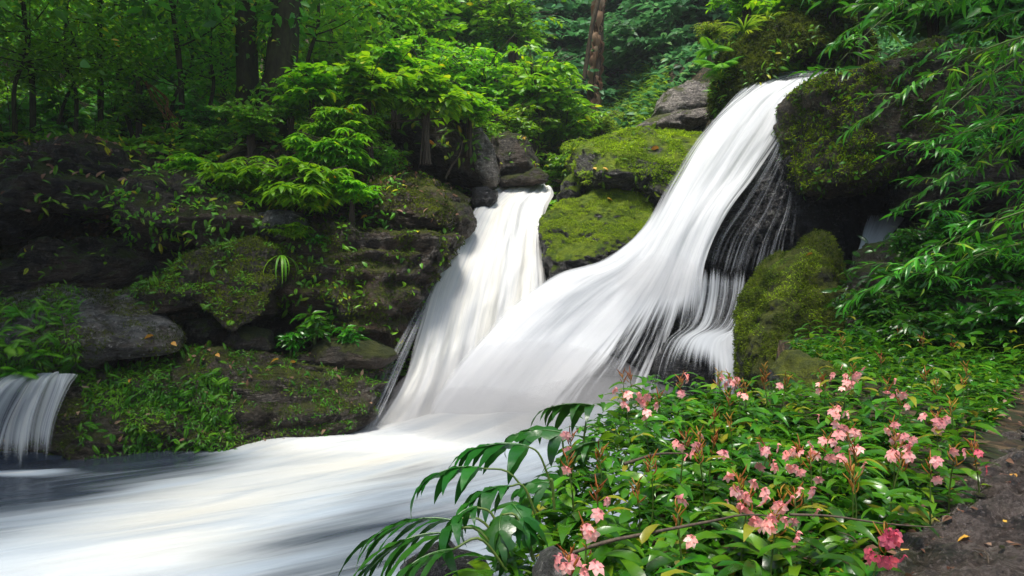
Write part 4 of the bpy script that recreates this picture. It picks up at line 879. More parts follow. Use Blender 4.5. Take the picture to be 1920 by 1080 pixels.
mt = leaf_tpl(.05, .014, 2, .5, .2)
tufts('rightmoss', 17000, mt, 'mossdark', 501, .4, 1.1, nzmin=-.4, noise_thr=-.08)
tufts('rightmoss', 5000, mt, 'mossleaf', 521, .25, .7, nzmin=.35, noise_thr=0, nscale=2, name='lit_moss', xr=(1380, 1540))  # light on the top-left face put into a brighter moss colour
tufts('overhang', 12000, mt, 'mossdark', 502, .5, 1.4, nzmin=-.8, noise_thr=.15)
tufts('overhang', 5000, mt, 'mossleaf', 512, .6, 1.6, nzmin=.1, xr=(1480, 1640), name='lit_moss')  # rim tufts coloured brighter to make up for weak light
tufts('midslab', 20000, mt, 'mossleaf', 503, .5, 1.4, nzmin=-.2, noise_thr=.08)
tufts('midmoss', 14000, mt, 'mossleaf', 504, .3, .9, nzmin=.45, noise_thr=-.05)
tufts('bank', 22000, leaf_tpl(.08, .02, 2, .5, .2), 'mossdark', 505, .6, 1.5, nzmin=-.6)
tufts('mound', 14000, mt, 'mossdark', 506, .5, 1.4, nzmin=-.2, noise_thr=-.1)
tufts('slab', 9000, mt, 'mossdark', 507, .5, 1.2, nzmin=0, noise_thr=-.1)
tufts('left', 9000, mt, 'mossdark', 508, .4, 1.0, nzmin=-.5, noise_thr=.05)
tufts('ledge', 12000, mt, 'mossdark', 509, .4, 1.1, nzmin=.2, noise_thr=-.1)
tufts('rightback', 6000, mt, 'mossdark', 510, .5, 1.4)
tufts('block', 9000, mt, 'mossdark', 511, .5, 1.5, nzmin=-.6, noise_thr=.05, hang=.5)
# feathery bright growth (small fronds) on chosen patches
fr = frond(1.0, 11, np.random.default_rng(5), lw=.19, arch=.9)
def frond_patch(key, N, mat, seed, s0, s1, hang=.5, name='fern_mat', **kw):
    pts, nr = rock_pts(key, N, seed, **kw)
    if not len(pts): return
    r = np.random.default_rng(seed+1); n = len(pts); d = nr*.5+r.normal(size=(n, 3))*.8; d[:, 2] -= hang
    V, T, R_ = scatter((fr[0], fr[1]), pts, d, nr+UP*.6, r.uniform(s0, s1, n), r.uniform(size=n))
    ro = ROCKS[key][0]; c = obj(name, mesh_tris(name, V-np.array(ro.location), T, R_), M[mat], ro); c['kind'] = 'stuff'
frond_patch('ledge', 230, 'fern', 601, .12, .24, .4, xr=(150, 430), yr=(650, 835), noise_thr=-.25, nscale=2)
frond_patch('ledge', 120, 'fern', 602, .08, .14, .2, xr=(430, 740), yr=(650, 740), nzmin=.3)
frond_patch('left', 200, 'fern', 603, .16, .3, .5, xr=(-60, 145), yr=(560, 710))
frond_patch('fern_base', 170, 'fern', 604, .24, .4, .6)
frond_patch('slab', 120, 'fern', 605, .10, .2, .3, xr=(250, 440), nzmin=-.1)
frond_patch('hang', 480, 'leaf_mid', 606, .08, .2, .7)
frond_patch('mound', 600, 'leaf_mid', 607, .08, .2, .5, xr=(560, 760))
frond_patch('block', 200, 'leaf_mid', 608, .08, .2, .8, xr=(530, 680), yr=(430, 580))
frond_patch('cavetop', 380, 'leaf_mid', 609, .1, .26, .4, nzmin=-.1)
frond_patch('bank', 900, 'leaf_mid', 610, .1, .26, .6, noise_thr=0)
frond_patch('overhang', 260, 'fern', 611, .08, .18, .8, noise_thr=.1)
frond_patch('upleft', 260, 'leaf_bright', 612, .15, .35, .5, nzmin=.0)
frond_patch('midslab', 130, 'grass', 613, .12, .24, .5, xr=(1040, 1260))
frond_patch('upround', 60, 'leaf_bright', 614, .12, .2, .5, nzmin=.3)
frond_patch('rightmound', 500, 'leaf_gloss', 615, .14, .28, .6)

# single ferns and leafy plants on the left rocks
fk = fern('fern', '', 620, .5, 9); lk = shrub('leafy_plant', '', 'plant', .32, .34, 'leaf_gloss', 621, 9, 3, 5, .20, .06, 'lance', .6, .6, .008, nleaf=5, twl=.6, bark='stalk')
tufts('cavetop', 220, leaf_tpl(.16, .07, 3, .5, .3), 'deadleaf', 640, .5, 1.2, nzmin=.2, name='leaf_litter')
nd = leaf_tpl(.085, .02, 3, .7, .2, 'lance')
tufts('ledge', 9000, nd, 'fern', 661, .5, 1.3, hang=.9, xr=(150, 440), noise_thr=-.02, nscale=2.2, name='feathery_moss')
tufts('ledge', 2500, nd, 'fern', 662, .4, .9, hang=.2, xr=(430, 740), nzmin=.3, noise_thr=.1, name='feathery_moss')
tufts('left', 4200, nd, 'fern', 663, .5, 1.3, hang=.9, xr=(-60, 150), noise_thr=-.1, nscale=2.2, name='feathery_moss')
tufts('fern_base', 3500, nd, 'fern', 664, .5, 1.4, hang=.9, name='feathery_moss')
tufts('slab', 2500, nd, 'fern', 665, .4, .9, hang=.3, nzmin=.2, noise_thr=.1, name='feathery_moss')
tufts('ledge', 160, leaf_tpl(.12, .05, 3, .5, .3), 'deadleaf', 641, .4, 1.0, nzmin=.4, name='leaf_litter')
tufts('mound', 160, leaf_tpl(.13, .05, 3, .5, .3), 'deadleaf', 642, .4, 1.1, nzmin=.3, name='leaf_litter')
tufts('overhang', 260, leaf_tpl(.09, .05, 3, .5, .3), 'fern', 643, .5, 1.3, nzmin=-.5, name='small_leaves', xr=(1500, 1760))
tufts('block', 380, leaf_tpl(.10, .05, 3, .5, .3), 'leaf_mid', 644, .5, 1.3, nzmin=-.5, hang=.4, noise_thr=.1, name='small_leaves')
tufts('hang', 450, leaf_tpl(.10, .05, 3, .5, .3), 'leaf_mid', 645, .5, 1.3, nzmin=-.5, hang=.4, noise_thr=0, name='small_leaves')
frond_patch('cavelow', 120, 'leaf_mid', 646, .08, .2, .4, nzmin=.1)
for px, py, Y, s, lab in [(45, 590, 8.5, .6, 'bright fern topmost on the left end of the grey-topped boulder'), (20, 650, 8.2, .8, 'bright fern at the left edge above the small cascade'), (85, 665, 8.2, .45, 'bright fern low on the face of the grey-topped boulder'),
                          (440, 600, 9.2, .5, 'small fern beneath the slanted slab'), (35, 700, 8.15, .6, 'fern hanging right over the small cascade'), (640, 420, 10.9, .6, 'fern on the lip between mound and layered block')]:
    put(fk, px, py, Y, s, lab, 'small ferns on the left rocks')
for px, py, Y, s, lab in [(590, 620, 9.7, 1.0, 'largest glossy plant at the foot of the layered block'), (545, 645, 9.5, .7, 'glossy plant left of the largest one by the layered block'), (655, 635, 9.7, .7, 'glossy plant right of the largest one by the layered block'), (665, 400, 11.0, .6, 'glossy plant on the mound near its edge'), (590, 455, 10.2, .5, 'glossy plant hanging at the top left of the layered block')]:
    put(lk, px, py, Y, s, lab, 'glossy leafy plants on the left rocks')
# strap-leaved tuft hanging on the block
r = np.random.default_rng(630); n = 16; d = rdir(n, r); d[:, 2] = -.1; d[:, 1] = -abs(d[:, 1])
V, T, R_ = scatter(leaf_tpl(.55, .03, 8, 1.25, .1, 'lance'), np.zeros((n, 3)), d, np.tile(UP, (n, 1)), r.uniform(.7, 1.1, n), r.uniform(size=n))
tag(obj('strap_leaf_plant', mesh_tris('strap_leaf_plant', V, T, R_), M['leaf_mid'], loc=at(528, 478, 9.6)), 'plant with long drooping strap leaves hanging at the right end of the slanted slab', 'plant')
gt = Kind(tag(obj('grass_tuft', mesh_tris('grass_tuft', *scatter(leaf_tpl(.35, .02, 6, 1.0, .1, 'lance'), np.zeros((60, 3)), np.concatenate([rdir(60, r)[:, :2], r.uniform(.6, 2.2, (60, 1))], 1), np.tile(UP, (60, 1)), r.uniform(.6, 1.2, 60), r.uniform(size=60))), M['grass'], loc=(0, 0, -500)), '', 'grass'))
for px, py, Y, s, lab in [(1075, 285, 13.3, .9, 'grass tuft on the left shoulder of the flat mossy boulder'), (1200, 320, 12.7, .8, 'grass tuft on the face of the flat mossy boulder'), (1350, 150, 13.2, 1.0, 'grass tuft at the left edge of the moss-hung bank'), (1395, 60, 13.3, 1.6, 'grass tuft on top of the moss-hung bank'), (1440, 45, 13.4, 1.3, 'second grass tuft along the top of the moss-hung bank'), (1340, 185, 13.6, .8, 'grass tuft beside the pale rock')]:
    put(gt, px, py, Y, s, lab, 'grass tufts on the rocks')

# fallen leaves lying on rocks, one object each
fl = Kind(tag(obj('fallen_leaf', mesh_tris('fallen_leaf', *leaf_tpl(.13, .075, 6, .5, .35, wave=.04), rnd=np.full(17, 1.0)), M['litter'], loc=(0, 0, -500)), '', 'leaf'))
def ray_rock(key, px, py):
    o, V, T = ROCKS[key]; d = P(px, py, 1.0); x = V[:, 0]/V[:, 1]*F+960; y = 540-V[:, 2]/V[:, 1]*F
    near = np.where(np.hypot(x-px, y-py) < 12)[0]
    if not len(near): near = np.array([np.argmin(np.hypot(x-px, y-py))])
    k = near[np.argmin(V[near, 1])]; return V[k]
for key, px, py, s, lab in [('left', 288, 622, 1.0, 'round yellow fallen leaf on the grey-topped boulder'), ('left', 352, 640, 1.0, 'orange-brown fallen leaf at the right tip of the grey-topped boulder'), ('left', 330, 645, .8, 'second brown leaf near the right tip of the grey-topped boulder'),
    ('ledge', 255, 706, .7, 'orange fallen leaf among the ferny moss of the ledge'), ('ledge', 520, 670, 1.1, 'long orange fallen leaf on the right half of the ledge'), ('ledge', 560, 674, .9, 'brown fallen leaf on top of the ledge'), ('ledge', 415, 662, .7, 'pinkish leaf at the back rim of the ledge'),
    ('midslab', 1232, 272, 1.5, 'red-orange fallen leaf on the flat mossy boulder'), ('midslab', 1100, 322, 1.0, 'small red leaf on the front of the flat mossy boulder'), ('midmoss', 1142, 366, 1.2, 'red fallen leaf on top of the lower mossy boulder'),
    ('rightmoss', 1526, 470, .7, 'small yellow leaf on top of the tall moss-covered boulder'), ('mound', 700, 412, 1.0, 'red-brown fallen leaf on the mound'), ('midslab', 1128, 308, .9, 'pale leaf on the front of the flat mossy boulder')]:
    p = ray_rock(key, px, py)+np.array([0, -.03, .03]); fl.put(p, rng.uniform(0, 6.28), s, lab, 'fallen leaves on the rocks', tilt=(.5, .1))

# ---------------------------------------------------------------- right side: bamboo and glossy plants
def bamboo(seed, L=2.6, nb=7, sag=1.2, leafL=.235, dense=1.0):
    """one arching culm growing along +X from its root and drooping, with side sprays of blades"""
    r = np.random.default_rng(seed); st = MB(); lo, di, up, s_, rn = [], [], [], [], []
    s = np.linspace(0, 1, 16)[:, None]; pts = np.concatenate([s*L, r.normal()*.1*s, .55*s-sag*s**2], 1)
    st.add(*tube(pts, np.linspace(.016, .004, 16), 6))
    for k in range(3, 16):
        for q in range(2):
            if r.uniform() > dense: continue
            a = r.uniform(-1.5, 1.5)+(math.pi if r.uniform() < .15 else 0); d = np.array([math.cos(a), math.sin(a), r.uniform(-.5, .3)]); tl = r.uniform(.2, .55)
            n = 7; t = np.linspace(0, 1, n)[:, None]; tp = pts[k]+d*tl*t-UP*(t**2)*tl*.25; st.add(*tube(tp, np.linspace(.004, .002, n), 3, cap=False))
            for w_ in range(1, n):
                for sg in (1, -1):
                    if r.uniform() < .3: continue
                    sd = np.array([-d[1], d[0], 0])*sg; dd = d*.9+sd*r.uniform(.3, .9)+np.array([0, 0, r.uniform(-.75, .25)]); lo.append(tp[w_]); di.append(dd); up.append(UP+r.normal(size=3)*.45); s_.append(r.uniform(.55, 1.1)); rn.append(r.uniform())
    V, T, R_ = scatter(leaf_tpl(leafL, leafL*.165, 6, .55, .2, 'lance'), np.array(lo), np.array(di), np.array(up), np.array(s_), np.array(rn))
    root = empty('bamboo_culm', (0, 0, -500), '', 'bamboo')
    obj('foliage', mesh_tris('foliage', V, T, R_), M['leaf_bamboo'], root); obj('stem', st.mesh('stem'), M['stalk'], root)
    return Kind(root)
bk = [bamboo(700+k, 2.6, sag=[.9, 1.3, 1.8][k]) for k in range(3)]
marks = ['above the overhanging boulder', 'along the top edge at right', 'over the grotto', 'at the right edge', 'low over the leafy mound']
blist = [  # px,py of root, depth, heading (deg, 180 = left), scale, kind, label
 (1990, -60, 8.6, 185, 1.0, 0, 'bamboo spray reaching farthest left above the overhanging boulder'),
 (1900, -120, 9.2, 190, 1.0, 1, 'bamboo spray at the top edge over the left rim of the overhanging boulder'),
 (1860, -80, 9.0, 200, .6, 1, 'bamboo spray hanging over the middle of the overhanging boulder'),
 (2060, 20, 7.6, 182, .75, 1, 'bamboo spray crossing the right flank of the overhanging boulder'),
 (2080, -80, 7.0, 186, 1.0, 1, 'bamboo spray dropping from the top right corner'),
 (2110, 160, 7.0, 180, .75, 2, 'bamboo spray at right hanging over the dark block'),
 (2110, 250, 6.6, 178, .72, 1, 'bamboo spray at mid right edge above the leafy mound'),
 (2140, 340, 6.2, 176, .7, 0, 'bamboo spray at right reaching over the drip curtain'),
 (2080, 60, 8.4, 200, .8, 2, 'bamboo spray deep behind the right edge'),
 (1960, -140, 7.4, 200, .8, 2, 'bamboo spray hanging straight down near the top right'),
 (2150, 460, 5.8, 178, .7, 0, 'lowest bamboo spray above the flowers at the right edge'),
 (1780, -110, 10.2, 188, .9, 0, 'small bamboo spray over the top of the right fall'),
 (2140, 60, 5.8, 175, .8, 1, 'near bamboo spray in the top right corner'),
 (2040, 130, 8.8, 190, .7, 2, 'bamboo spray hanging behind the right flank of the boulder'),
 (2200, 380, 5.4, 170, .8, 1, 'near bamboo spray at the right edge beside the grotto leaves'),
 (1930, -10, 9.6, 180, .6, 0, 'far bamboo spray lying against the boulder top'),
 (1840, -130, 8.0, 192, .8, 1, 'bamboo spray hanging from the top edge over the head of the right fall'),
 (1960, -60, 6.6, 184, .8, 2, 'near bamboo spray hanging down from the top edge'),
 (2110, 80, 6.4, 184, .75, 2, 'bamboo spray filling the upper right between near sprays'),
 (2090, 200, 8.2, 180, .7, 1, 'bamboo spray in front of the right end of the boulder'),
 (2100, 420, 6.6, 180, .6, 2, 'bamboo spray drooping over the middle drip curtain'),
 (2140, 220, 6.0, 176, .7, 0, 'bamboo spray jutting in at the upper right edge')]
for px, py, Y, hd, s, k, lab in blist:
    bk[k].put(at(px, py, Y), math.radians(hd), s, lab, 'bamboo sprays at right')
gk = [shrub('glossy_shrub', '', 'shrub', .6, .55, 'leaf_gloss', 720+k, 20, 6, 7, [.11, .16][k], [.05, .05][k], ['ovate', 'lance'][k], .5, .6, .01, bark='stalk', nleaf=5, twl=.4) for k in range(2)]
for k, px, py, Y, s, lab in [(0, 1690, 530, 7.4, .7, 'glossy round-leaved shrub at the left shoulder of the mound by the grotto'), (0, 1720, 470, 7.6, .7, 'glossy round-leaved shrub on top of the leafy mound'), (1, 1640, 600, 6.9, .8, 'glossy pointed-leaved shrub at the left foot of the mound'),
  (1, 1740, 560, 6.9, .8, 'glossy pointed-leaved shrub mid-face of the leafy mound'), (1, 1840, 510, 6.8, .8, 'glossy pointed-leaved shrub right of the mound top'), (1, 1700, 655, 6.4, .85, 'glossy shrub just behind the back row of flowers'), (1, 1800, 650, 6.2, .8, 'glossy shrub behind the flowers toward the right edge'),
  (1, 1890, 620, 6.0, .9, 'glossy shrub at the right edge behind the flowers'), (1, 1600, 680, 6.6, .75, 'glossy shrub right of the tall moss-covered boulder'), (0, 1790, 450, 7.4, .8, 'glossy round-leaved shrub high on the mound under bamboo'), (0, 1930, 520, 6.6, .9, 'glossy round-leaved shrub at the right edge under bamboo')]:
    put(gk[k], px, py, Y, s, lab, 'glossy shrubs on the right mound')
# plants along the top of the moss-hung bank
for k, px, py, Y, s, lab in [(0, 1330, 70, 14.2, .5, 'yellow-tinged small bush at the left end of the moss-hung bank'), (0, 1480, 40, 13.6, .8, 'bush on the moss-hung bank below the top edge'), (0, 1560, 20, 13.2, .8, 'bush at the right end of the moss-hung bank')]:
    put(ys_ if k == 0 and px < 1400 else bl[1], px, py, Y, s, lab, 'bushes on the moss-hung bank')
put(br[0], 1400, 20, 14.6, .9, 'bright bush at the top edge above the moss-hung bank', 'bushes on the moss-hung bank')
put(br[2], 1620, 0, 12.5, 1.0, 'bright bush at the top edge above the right fall head', 'bushes on the moss-hung bank')
put(dk[1], 1750, 40, 12.0, 1.2, 'dark bush at the top edge above the overhanging boulder', 'bushes on the moss-hung bank')
put(dk[2], 1880, 60, 11.0, 1.2, 'dark bush behind the bamboo at top right', 'bushes on the moss-hung bank')
put(gk[1], 1535, 745, 5.3, .5, 'low glossy shrub at the foot of the tall moss-covered boulder behind the flowers', 'glossy shrubs on the right mound')
put(gk[1], 1480, 760, 5.0, .4, 'lowest glossy shrub tucked between flowers and the tall moss-covered boulder', 'glossy shrubs on the right mound')
put(fk, 1350, 130, 13.2, 1.2, 'fern on the left face of the moss-hung bank', 'ferns on the moss-hung bank')
put(fk, 1335, 95, 13.5, 1.0, 'fern near the top left of the moss-hung bank', 'ferns on the moss-hung bank')

# ---------------------------------------------------------------- foreground herbs and flowers
def herb_geo(seed, n=9, L=.15, Wd=.034, h=.06, stemh=.12):
    r = np.random.default_rng(seed); lo, di, up, s_, rn = [], [], [], [], []
    for k in range(n):
        a = k*2.4+r.normal()*.3; hz = h*(k/n)+r.uniform(0, .02)
        lo.append([0, 0, hz+stemh*(k/n)**1.5]); di.append([math.cos(a), math.sin(a), r.uniform(.25, .95)]); up.append(UP+r.normal(size=3)*.15); s_.append(r.uniform(.6, 1.15)*(1.1-.3*k/n)); rn.append(r.uniform())
    return scatter(leaf_tpl(L, Wd, 6, .75, .3, 'lance', .012), np.array(lo), np.array(di), np.array(up), np.array(s_), np.array(rn))
def soil_z(x, y): return float(ledge_z(x, y))-.01
hk = []
for k in range(6):
    g_ = herb_geo(800+k, [9, 11, 8, 12, 10, 9][k], [.18, .155, .20, .145, .17, .215][k], [.044, .040, .050, .036, .046, .046][k], .08, [.10, .15, .08, .14, .18, .12][k])
    hk.append(Kind(tag(obj('leafy_herb', mesh_tris('leafy_herb', *g_), M['leaf_herb'], loc=(0, 0, -500)), '', 'herb')))
r = np.random.default_rng(820); spots = []
def on_ledge(x, y):
    if y < 1.25: return False
    e = float(ledge_edge(y)); back = np.interp(x, [0, 2.2, 2.7, 9], [4.5, 4.45, 6.6, 6.9]); pathx = 1.0+(y-2.0)*.90
    return x > e-.12 and y < back and x < pathx+.02
tries = 0
while len(spots) < 292 and tries < 40000:
    tries += 1; y = 1.3+5.6*r.uniform()**1.25; x = r.uniform(-.4, 5.5)
    if not on_ledge(x, y): continue
    px = x/y*F+960; py = 540-(soil_z(x, y)+.1)/y*F
    if px < 560 or px > 2000 or py > 1230: continue
    if min([1e9]+[(x-a)**2+(y-b)**2 for a, b in spots]) < (.105+.012*y)**2: continue
    spots.append((x, y))
for x, y in spots:
    hk[r.integers(6)].put((x, y, soil_z(x, y)), r.uniform(0, 6.28), r.uniform(.8, 1.25), 'leafy green herb without open flowers in the dense carpet at lower right', 'leafy herbs of the flower carpet', tilt=(r.normal()*.15, r.normal()*.15))
# filler: small leaves and runners on the soil between them
def ledge_pts(r_, N):
    out = []
    while len(out) < N:
        y = r_.uniform(1.3, 6.9); x = r_.uniform(-.4, 5.6)
        if on_ledge(x, y): out.append((x, y))
    return np.array(out)
o = scatter_ground('ground_cover', ledge_pts, 3600, leaf_tpl(.085, .022, 3, .6, .3, 'lance'), 'leaf_herb', 830, lambda x, y: ledge_z(x, y), .6, 1.4, per=5, dz=.03, updir=.1)
tag(o, 'small green leaves filling the soil between the flowering herbs', 'ground cover')

def flower_geo(seed, s=.03):
    """orchid-like bloom: broad three-lobed lip, two small side petals and a hood; faces +X"""
    r = np.random.default_rng(seed); mb = MB(); lob = leaf_tpl(1, .56, 5, .4, .12, 'round', .05)
    for a, L in ((-1.25, .95), (-.42, 1.15), (.42, 1.15), (1.25, .95)):
        d = np.array([[.25, math.sin(a), -math.cos(a)]]); mb.add(*scatter(lob, np.zeros((1, 3)), d, np.array([[1.0, 0, .25]]), np.array([L*s*r.uniform(.9, 1.1)]), np.array([r.uniform(.4, 1)])))
    for a in (-1.2, 1.2):
        mb.add(*scatter(lob, np.zeros((1, 3)), np.array([[.1, math.sin(a), .5]]), np.array([[1.0, 0, 0]]), np.array([.6*s]), np.array([.3])))
    mb.add(*scatter(leaf_tpl(1, .6, 4, .9, .8, 'round'), np.array([[-.15*s, 0, .1*s]]), np.array([[.5, 0, 1.0]]), np.array([[-1.0, 0, .6]]), np.array([.65*s]), np.array([.2])))
    return np.concatenate(mb.V), np.concatenate(mb.T), np.concatenate(mb.R)
FG = [mesh_tris('flower', *flower_geo(840+k)) for k in range(4)]
def bud_geo(seed):
    r = np.random.default_rng(seed); mb = MB()
    for k in range(11):
        a = k*2.4+r.normal()*.5; z = .0+.07*(k/11)+r.uniform(-.008, .008); d = np.array([math.cos(a), math.sin(a), r.uniform(.5, 1.8)]); d /= np.linalg.norm(d); p0 = np.array([0, 0, z]); L = r.uniform(.018, .046)
        c_ = np.array([r.normal()*.3, r.normal()*.3, r.uniform(.2, .9)])*L*.5
        mb.add(*tube(bez([p0, p0+d*L*.45, p0+d*L*.8+c_*.5, p0+d*L+c_*1.1], 7), [.0008, .0014, .0024, .0028, .0022, .0014, .0005], 5), r.uniform())
    return mb
BG = [bud_geo(850+k).mesh('bud_cluster') for k in range(3)]
def flower_plant(px, py, label, nfl, Y=None, deep=False, buds=True, size=1.0):
    r = np.random.default_rng(int(px*7+py)); Y = Y or F*.87/(py-540+115)
    top = P(px, py, Y); zs = soil_z(top[0], Y); H = max(.12, top[2]-zs); base = np.array([top[0]+r.normal()*.02, Y+r.normal()*.02, zs])
    root = empty('flowering_herb', base, label, 'flower', 'pink flowering herbs')
    rel = top-base; mb = MB(); mb.add(*tube(bez([np.zeros(3), rel*np.array([.2, .2, .5]), rel], 10), np.linspace(.004, .0022, 10), 6)); obj('stem', mb.mesh('stem'), M['stalk'], root)
    o = bpy.data.objects.new('foliage', hk[r.integers(6)].root.data); C.objects.link(o); o.parent = root; o.rotation_euler.z = r.uniform(0, 6)
    if buds:
        b = obj('bud_cluster', BG[r.integers(3)], M['bud'], root, rel-UP*.05); b.rotation_euler.z = r.uniform(0, 6)
    for k in range(nfl):
        a = -math.pi/2+r.normal()*1.1; rad = .02+.048*r.uniform(); zz = -.075+.115*r.uniform()
        me = FG[r.integers(4)]
        if deep: me = me.copy()
        f = obj('flower', me, M['petal_deep' if deep else 'petal'], root, rel+np.array([math.cos(a)*rad, math.sin(a)*rad, zz]))
        f.rotation_euler = (r.normal()*.3, r.normal()*.35, a+r.normal()*.4); f.scale = (size*r.uniform(.8, 1.15),)*3
    return root
FL = [
 (1275,715,4,'flowering herb against the falls, tallest at the left back of the carpet',0), (1370,712,4,'flower stalk left of the foot of the tall moss-covered boulder',0), (1397,724,2,'half-open flower stalk touching the tall moss-covered boulder',0),
 (1170,745,3,'small orange-pink flower stalk farthest left at the back edge',0), (1207,752,5,'bright pink flower head near the left back edge of the carpet',0),
 (1600,692,6,'tall many-flowered stalk behind the centre back of the carpet',0), (1588,715,4,'flower head just below the tallest back stalk',0), (1545,712,3,'orange-pink stalk left of the tallest back stalk',0), (1665,718,3,'pale flower stalk right of the tallest back stalk',0), (1690,745,2,'faded flower stalk at the back right of the carpet',0),
 (1562,772,5,'pink flower head at the upper centre of the carpet',0), (1592,812,5,'big pink flower head right of the carpet centre',0), (1550,825,4,'pink flower head at the carpet centre',0), (1672,798,4,'pink flower head upper of the pair at centre right',0), (1680,826,5,'pink flower head lower of the pair at centre right',0),
 (1757,782,4,'paired pink blooms at the back right near the path',0), (1825,840,2,'small deep pink flower leaning over the path edge',1), (1790,850,2,'wilted pink flower beside the path edge',0),
 (1285,820,3,'pale pink blooms left of centre beside orange buds',0), (1310,848,2,'single pink bloom left of centre',0), (1338,825,2,'pink bloom with orange stalk left of centre',0), (1440,848,6,'large pink flower head left of the carpet centre',0), (1500,845,4,'pink flower head between the large ones',0), (1520,862,3,'pink bloom above the orange fruit at centre',0),
 (1070,822,2,'pink bloom half hidden at the left edge by the lobed leaves',0), (1065,866,2,'faded pink bloom just right of the lobed leaves',0), (1120,918,2,'single pink flower standing over leaves at left of the carpet',0), (1270,962,2,'small pink flower low at left centre',0),
 (1385,905,4,'upper pink blooms of the nearest big cluster',0), (1403,938,7,'nearest large pink cluster in the lower centre',0), (1465,935,4,'pink blooms right of the nearest large cluster',0), (1490,928,2,'single pink bloom at the right of the nearest blooms',0), (1455,975,4,'round pink flower head below the nearest large cluster',0),
 (1658,1003,9,'deep pink flower head low beside the wet rock path',1), (1100,1005,3,'pink flower standing over the fallen twig at bottom left',0), (1068,1046,4,'pink blooms at the bottom edge beside the grey stone',0), (1690,862,2,'small pink bloom right of centre under leaves',0), (1605,848,2,'pink bloom under the big right flower head',0), (1745,870,2,'faded blooms near the path at right',0), (1475,715,1,'orange bud stalk beside the tall moss-covered boulder',0),
]
for px, py, nf, lab, dp in FL: flower_plant(px, py, lab, nf+(nf > 2)+(nf > 3), deep=bool(dp), size=.98)
r = np.random.default_rng(870); k = 0
while k < 26:
    px = r.uniform(1060, 1900); Y = r.uniform(2.3, 6.2); x = (px-960)/F*Y
    if not on_ledge(x, Y): continue
    H = r.uniform(.2, .30); z = soil_z(x, Y)
    root = empty('budding_herb', (x, Y, z), 'herb with an orange-brown bud spike and no open flower in the carpet', 'herb', 'budding herbs in the flower carpet')
    obj('stem', mesh_tris('stem', *tube(bez([np.zeros(3), np.array([.01, 0, H*.5]), np.array([0, 0, H])], 6), np.linspace(.0035, .0018, 6), 5)), M['stalk'], root)
    b = obj('bud_cluster', BG[r.integers(3)], M['bud'], root, (0, 0, H-.05)); b.rotation_euler.z = r.uniform(0, 6); b.scale = (1.1,)*3
    k += 1

# lobed-leaved climber at the left of the carpet: long pinnately cut leaves on arching stalks
def lobed_leaf(L, Wd, seed, nl=5, arch=.9, slim=False):
    """one deeply cut leaf blade along +X: drooping midrib, broad web near it, pointed lobes either side"""
    r = np.random.default_rng(seed); mb = MB(); N = 13; t = np.linspace(0, 1, N); ang = -.15+arch*1.2*t; Lr = L*.62
    x = np.concatenate([[0], np.cumsum(np.cos(ang[1:]))])*Lr/(N-1); z = -np.concatenate([[0], np.cumsum(np.sin(ang[1:]))])*Lr/(N-1); pts = np.stack([x, 0*x, z], 1)
    mb.add(*tube(pts, np.linspace(.0035, .001, N), 5), .9)
    w0 = (.08 if slim else .26)*Wd*np.sin(np.pi*np.clip(t*.9+.08, 0, 1))**.6*(1+.25*np.sin(t*19+seed)); V = []; T = []
    for k in range(N): V += [pts[k]+[0, w0[k], -.25*w0[k]], pts[k], pts[k]-[0, w0[k], .25*w0[k]]]
    for k in range(N-1):
        a = 3*k; b = a+3; T += [(a, a+1, b+1), (a, b+1, b), (a+1, a+2, b+2), (a+1, b+2, b+1)]
    mb.add(np.array(V), np.array(T), .5)
    for s in (1, -1):
        for k in range(nl):
            u = (k+.3+r.uniform(-.15, .15))/nl; q = pts[int(u*(N-1))]; th = (1.25-.95*u)*(.55 if slim else 1)+r.normal()*.08
            ln = L*(.30+.20*math.sin(math.pi*min(1, u+.25)))*r.uniform(.8, 1.2)*(1.25 if slim else 1)
            lt = leaf_tpl(1, (.10 if slim else .27)*r.uniform(.85, 1.2), 9, r.uniform(.6, 1.1), .1, 'lance', .012)
            mb.add(*scatter(lt, np.array([q]), np.array([[math.cos(th), s*math.sin(th), -.12-.35*u+r.normal()*.08]]), np.array([[.15, s*.35, 1]]), np.array([ln]), np.array([r.uniform(.2, .8)])))
    mb.add(*scatter(leaf_tpl(1, .12 if slim else .26, 8, .8, .1, 'lance', .012), np.array([pts[-2]]), np.array([[math.cos(ang[-1]), 0, -math.sin(ang[-1])]]), np.array([[0, .2, 1]]), np.array([L*.45]), np.array([.5])))
    return mb
o_ = P(1010, 960, 2.35)
cl = empty('lobed_leaf_plant', o_, 'dark green plant with long deeply cut leaves arching over the water left of the flowers', 'plant')
def L_(rootp, tipb, L, Wd, head, seed, arch=.9, roll=0.0, nl=7, pitch=0.0, lab=None, mat='leaf_lobed', slim=False):
    a = P(*rootp); b = P(*tipb); mid = (a+b)/2+np.array([0, 0, .06])
    st = obj('stalk', mesh_tris('stalk', *[q for q in tube(bez([a-o_, mid-o_, b-o_], 10), np.linspace(.005, .0032, 10), 6)]), M['stalk'], cl)
    lf = obj('leaf', lobed_leaf(L*1.0, Wd, seed, nl, arch, slim).mesh('leaf'), M[mat], cl, b-o_); lf.rotation_euler = (roll, pitch, math.radians(head))
    if lab: lf['label'] = lab
L_((1010,960,2.5), (905,878,2.5), .38, .16, 186, 901, .8, .5, 3, -.15)
L_((1040,930,2.7), (985,835,2.7), .42, .20, 178, 902, .6, .4, 4, -.1)
L_((1060,900,2.9), (1050,810,2.9), .36, .20, 170, 903, .7, -.4, 4, -.1)
L_((1090,860,3.1), (1110,760,3.1), .36, .22, 182, 904, .5, .4, 4, -.1)
L_((1010,980,2.3), (955,912,2.3), .30, .18, 192, 905, 1.0, .5, 4, -.1)
L_((1040,960,2.4), (1030,905,2.4), .24, .16, 170, 906, .9, -.3, 3, .0)
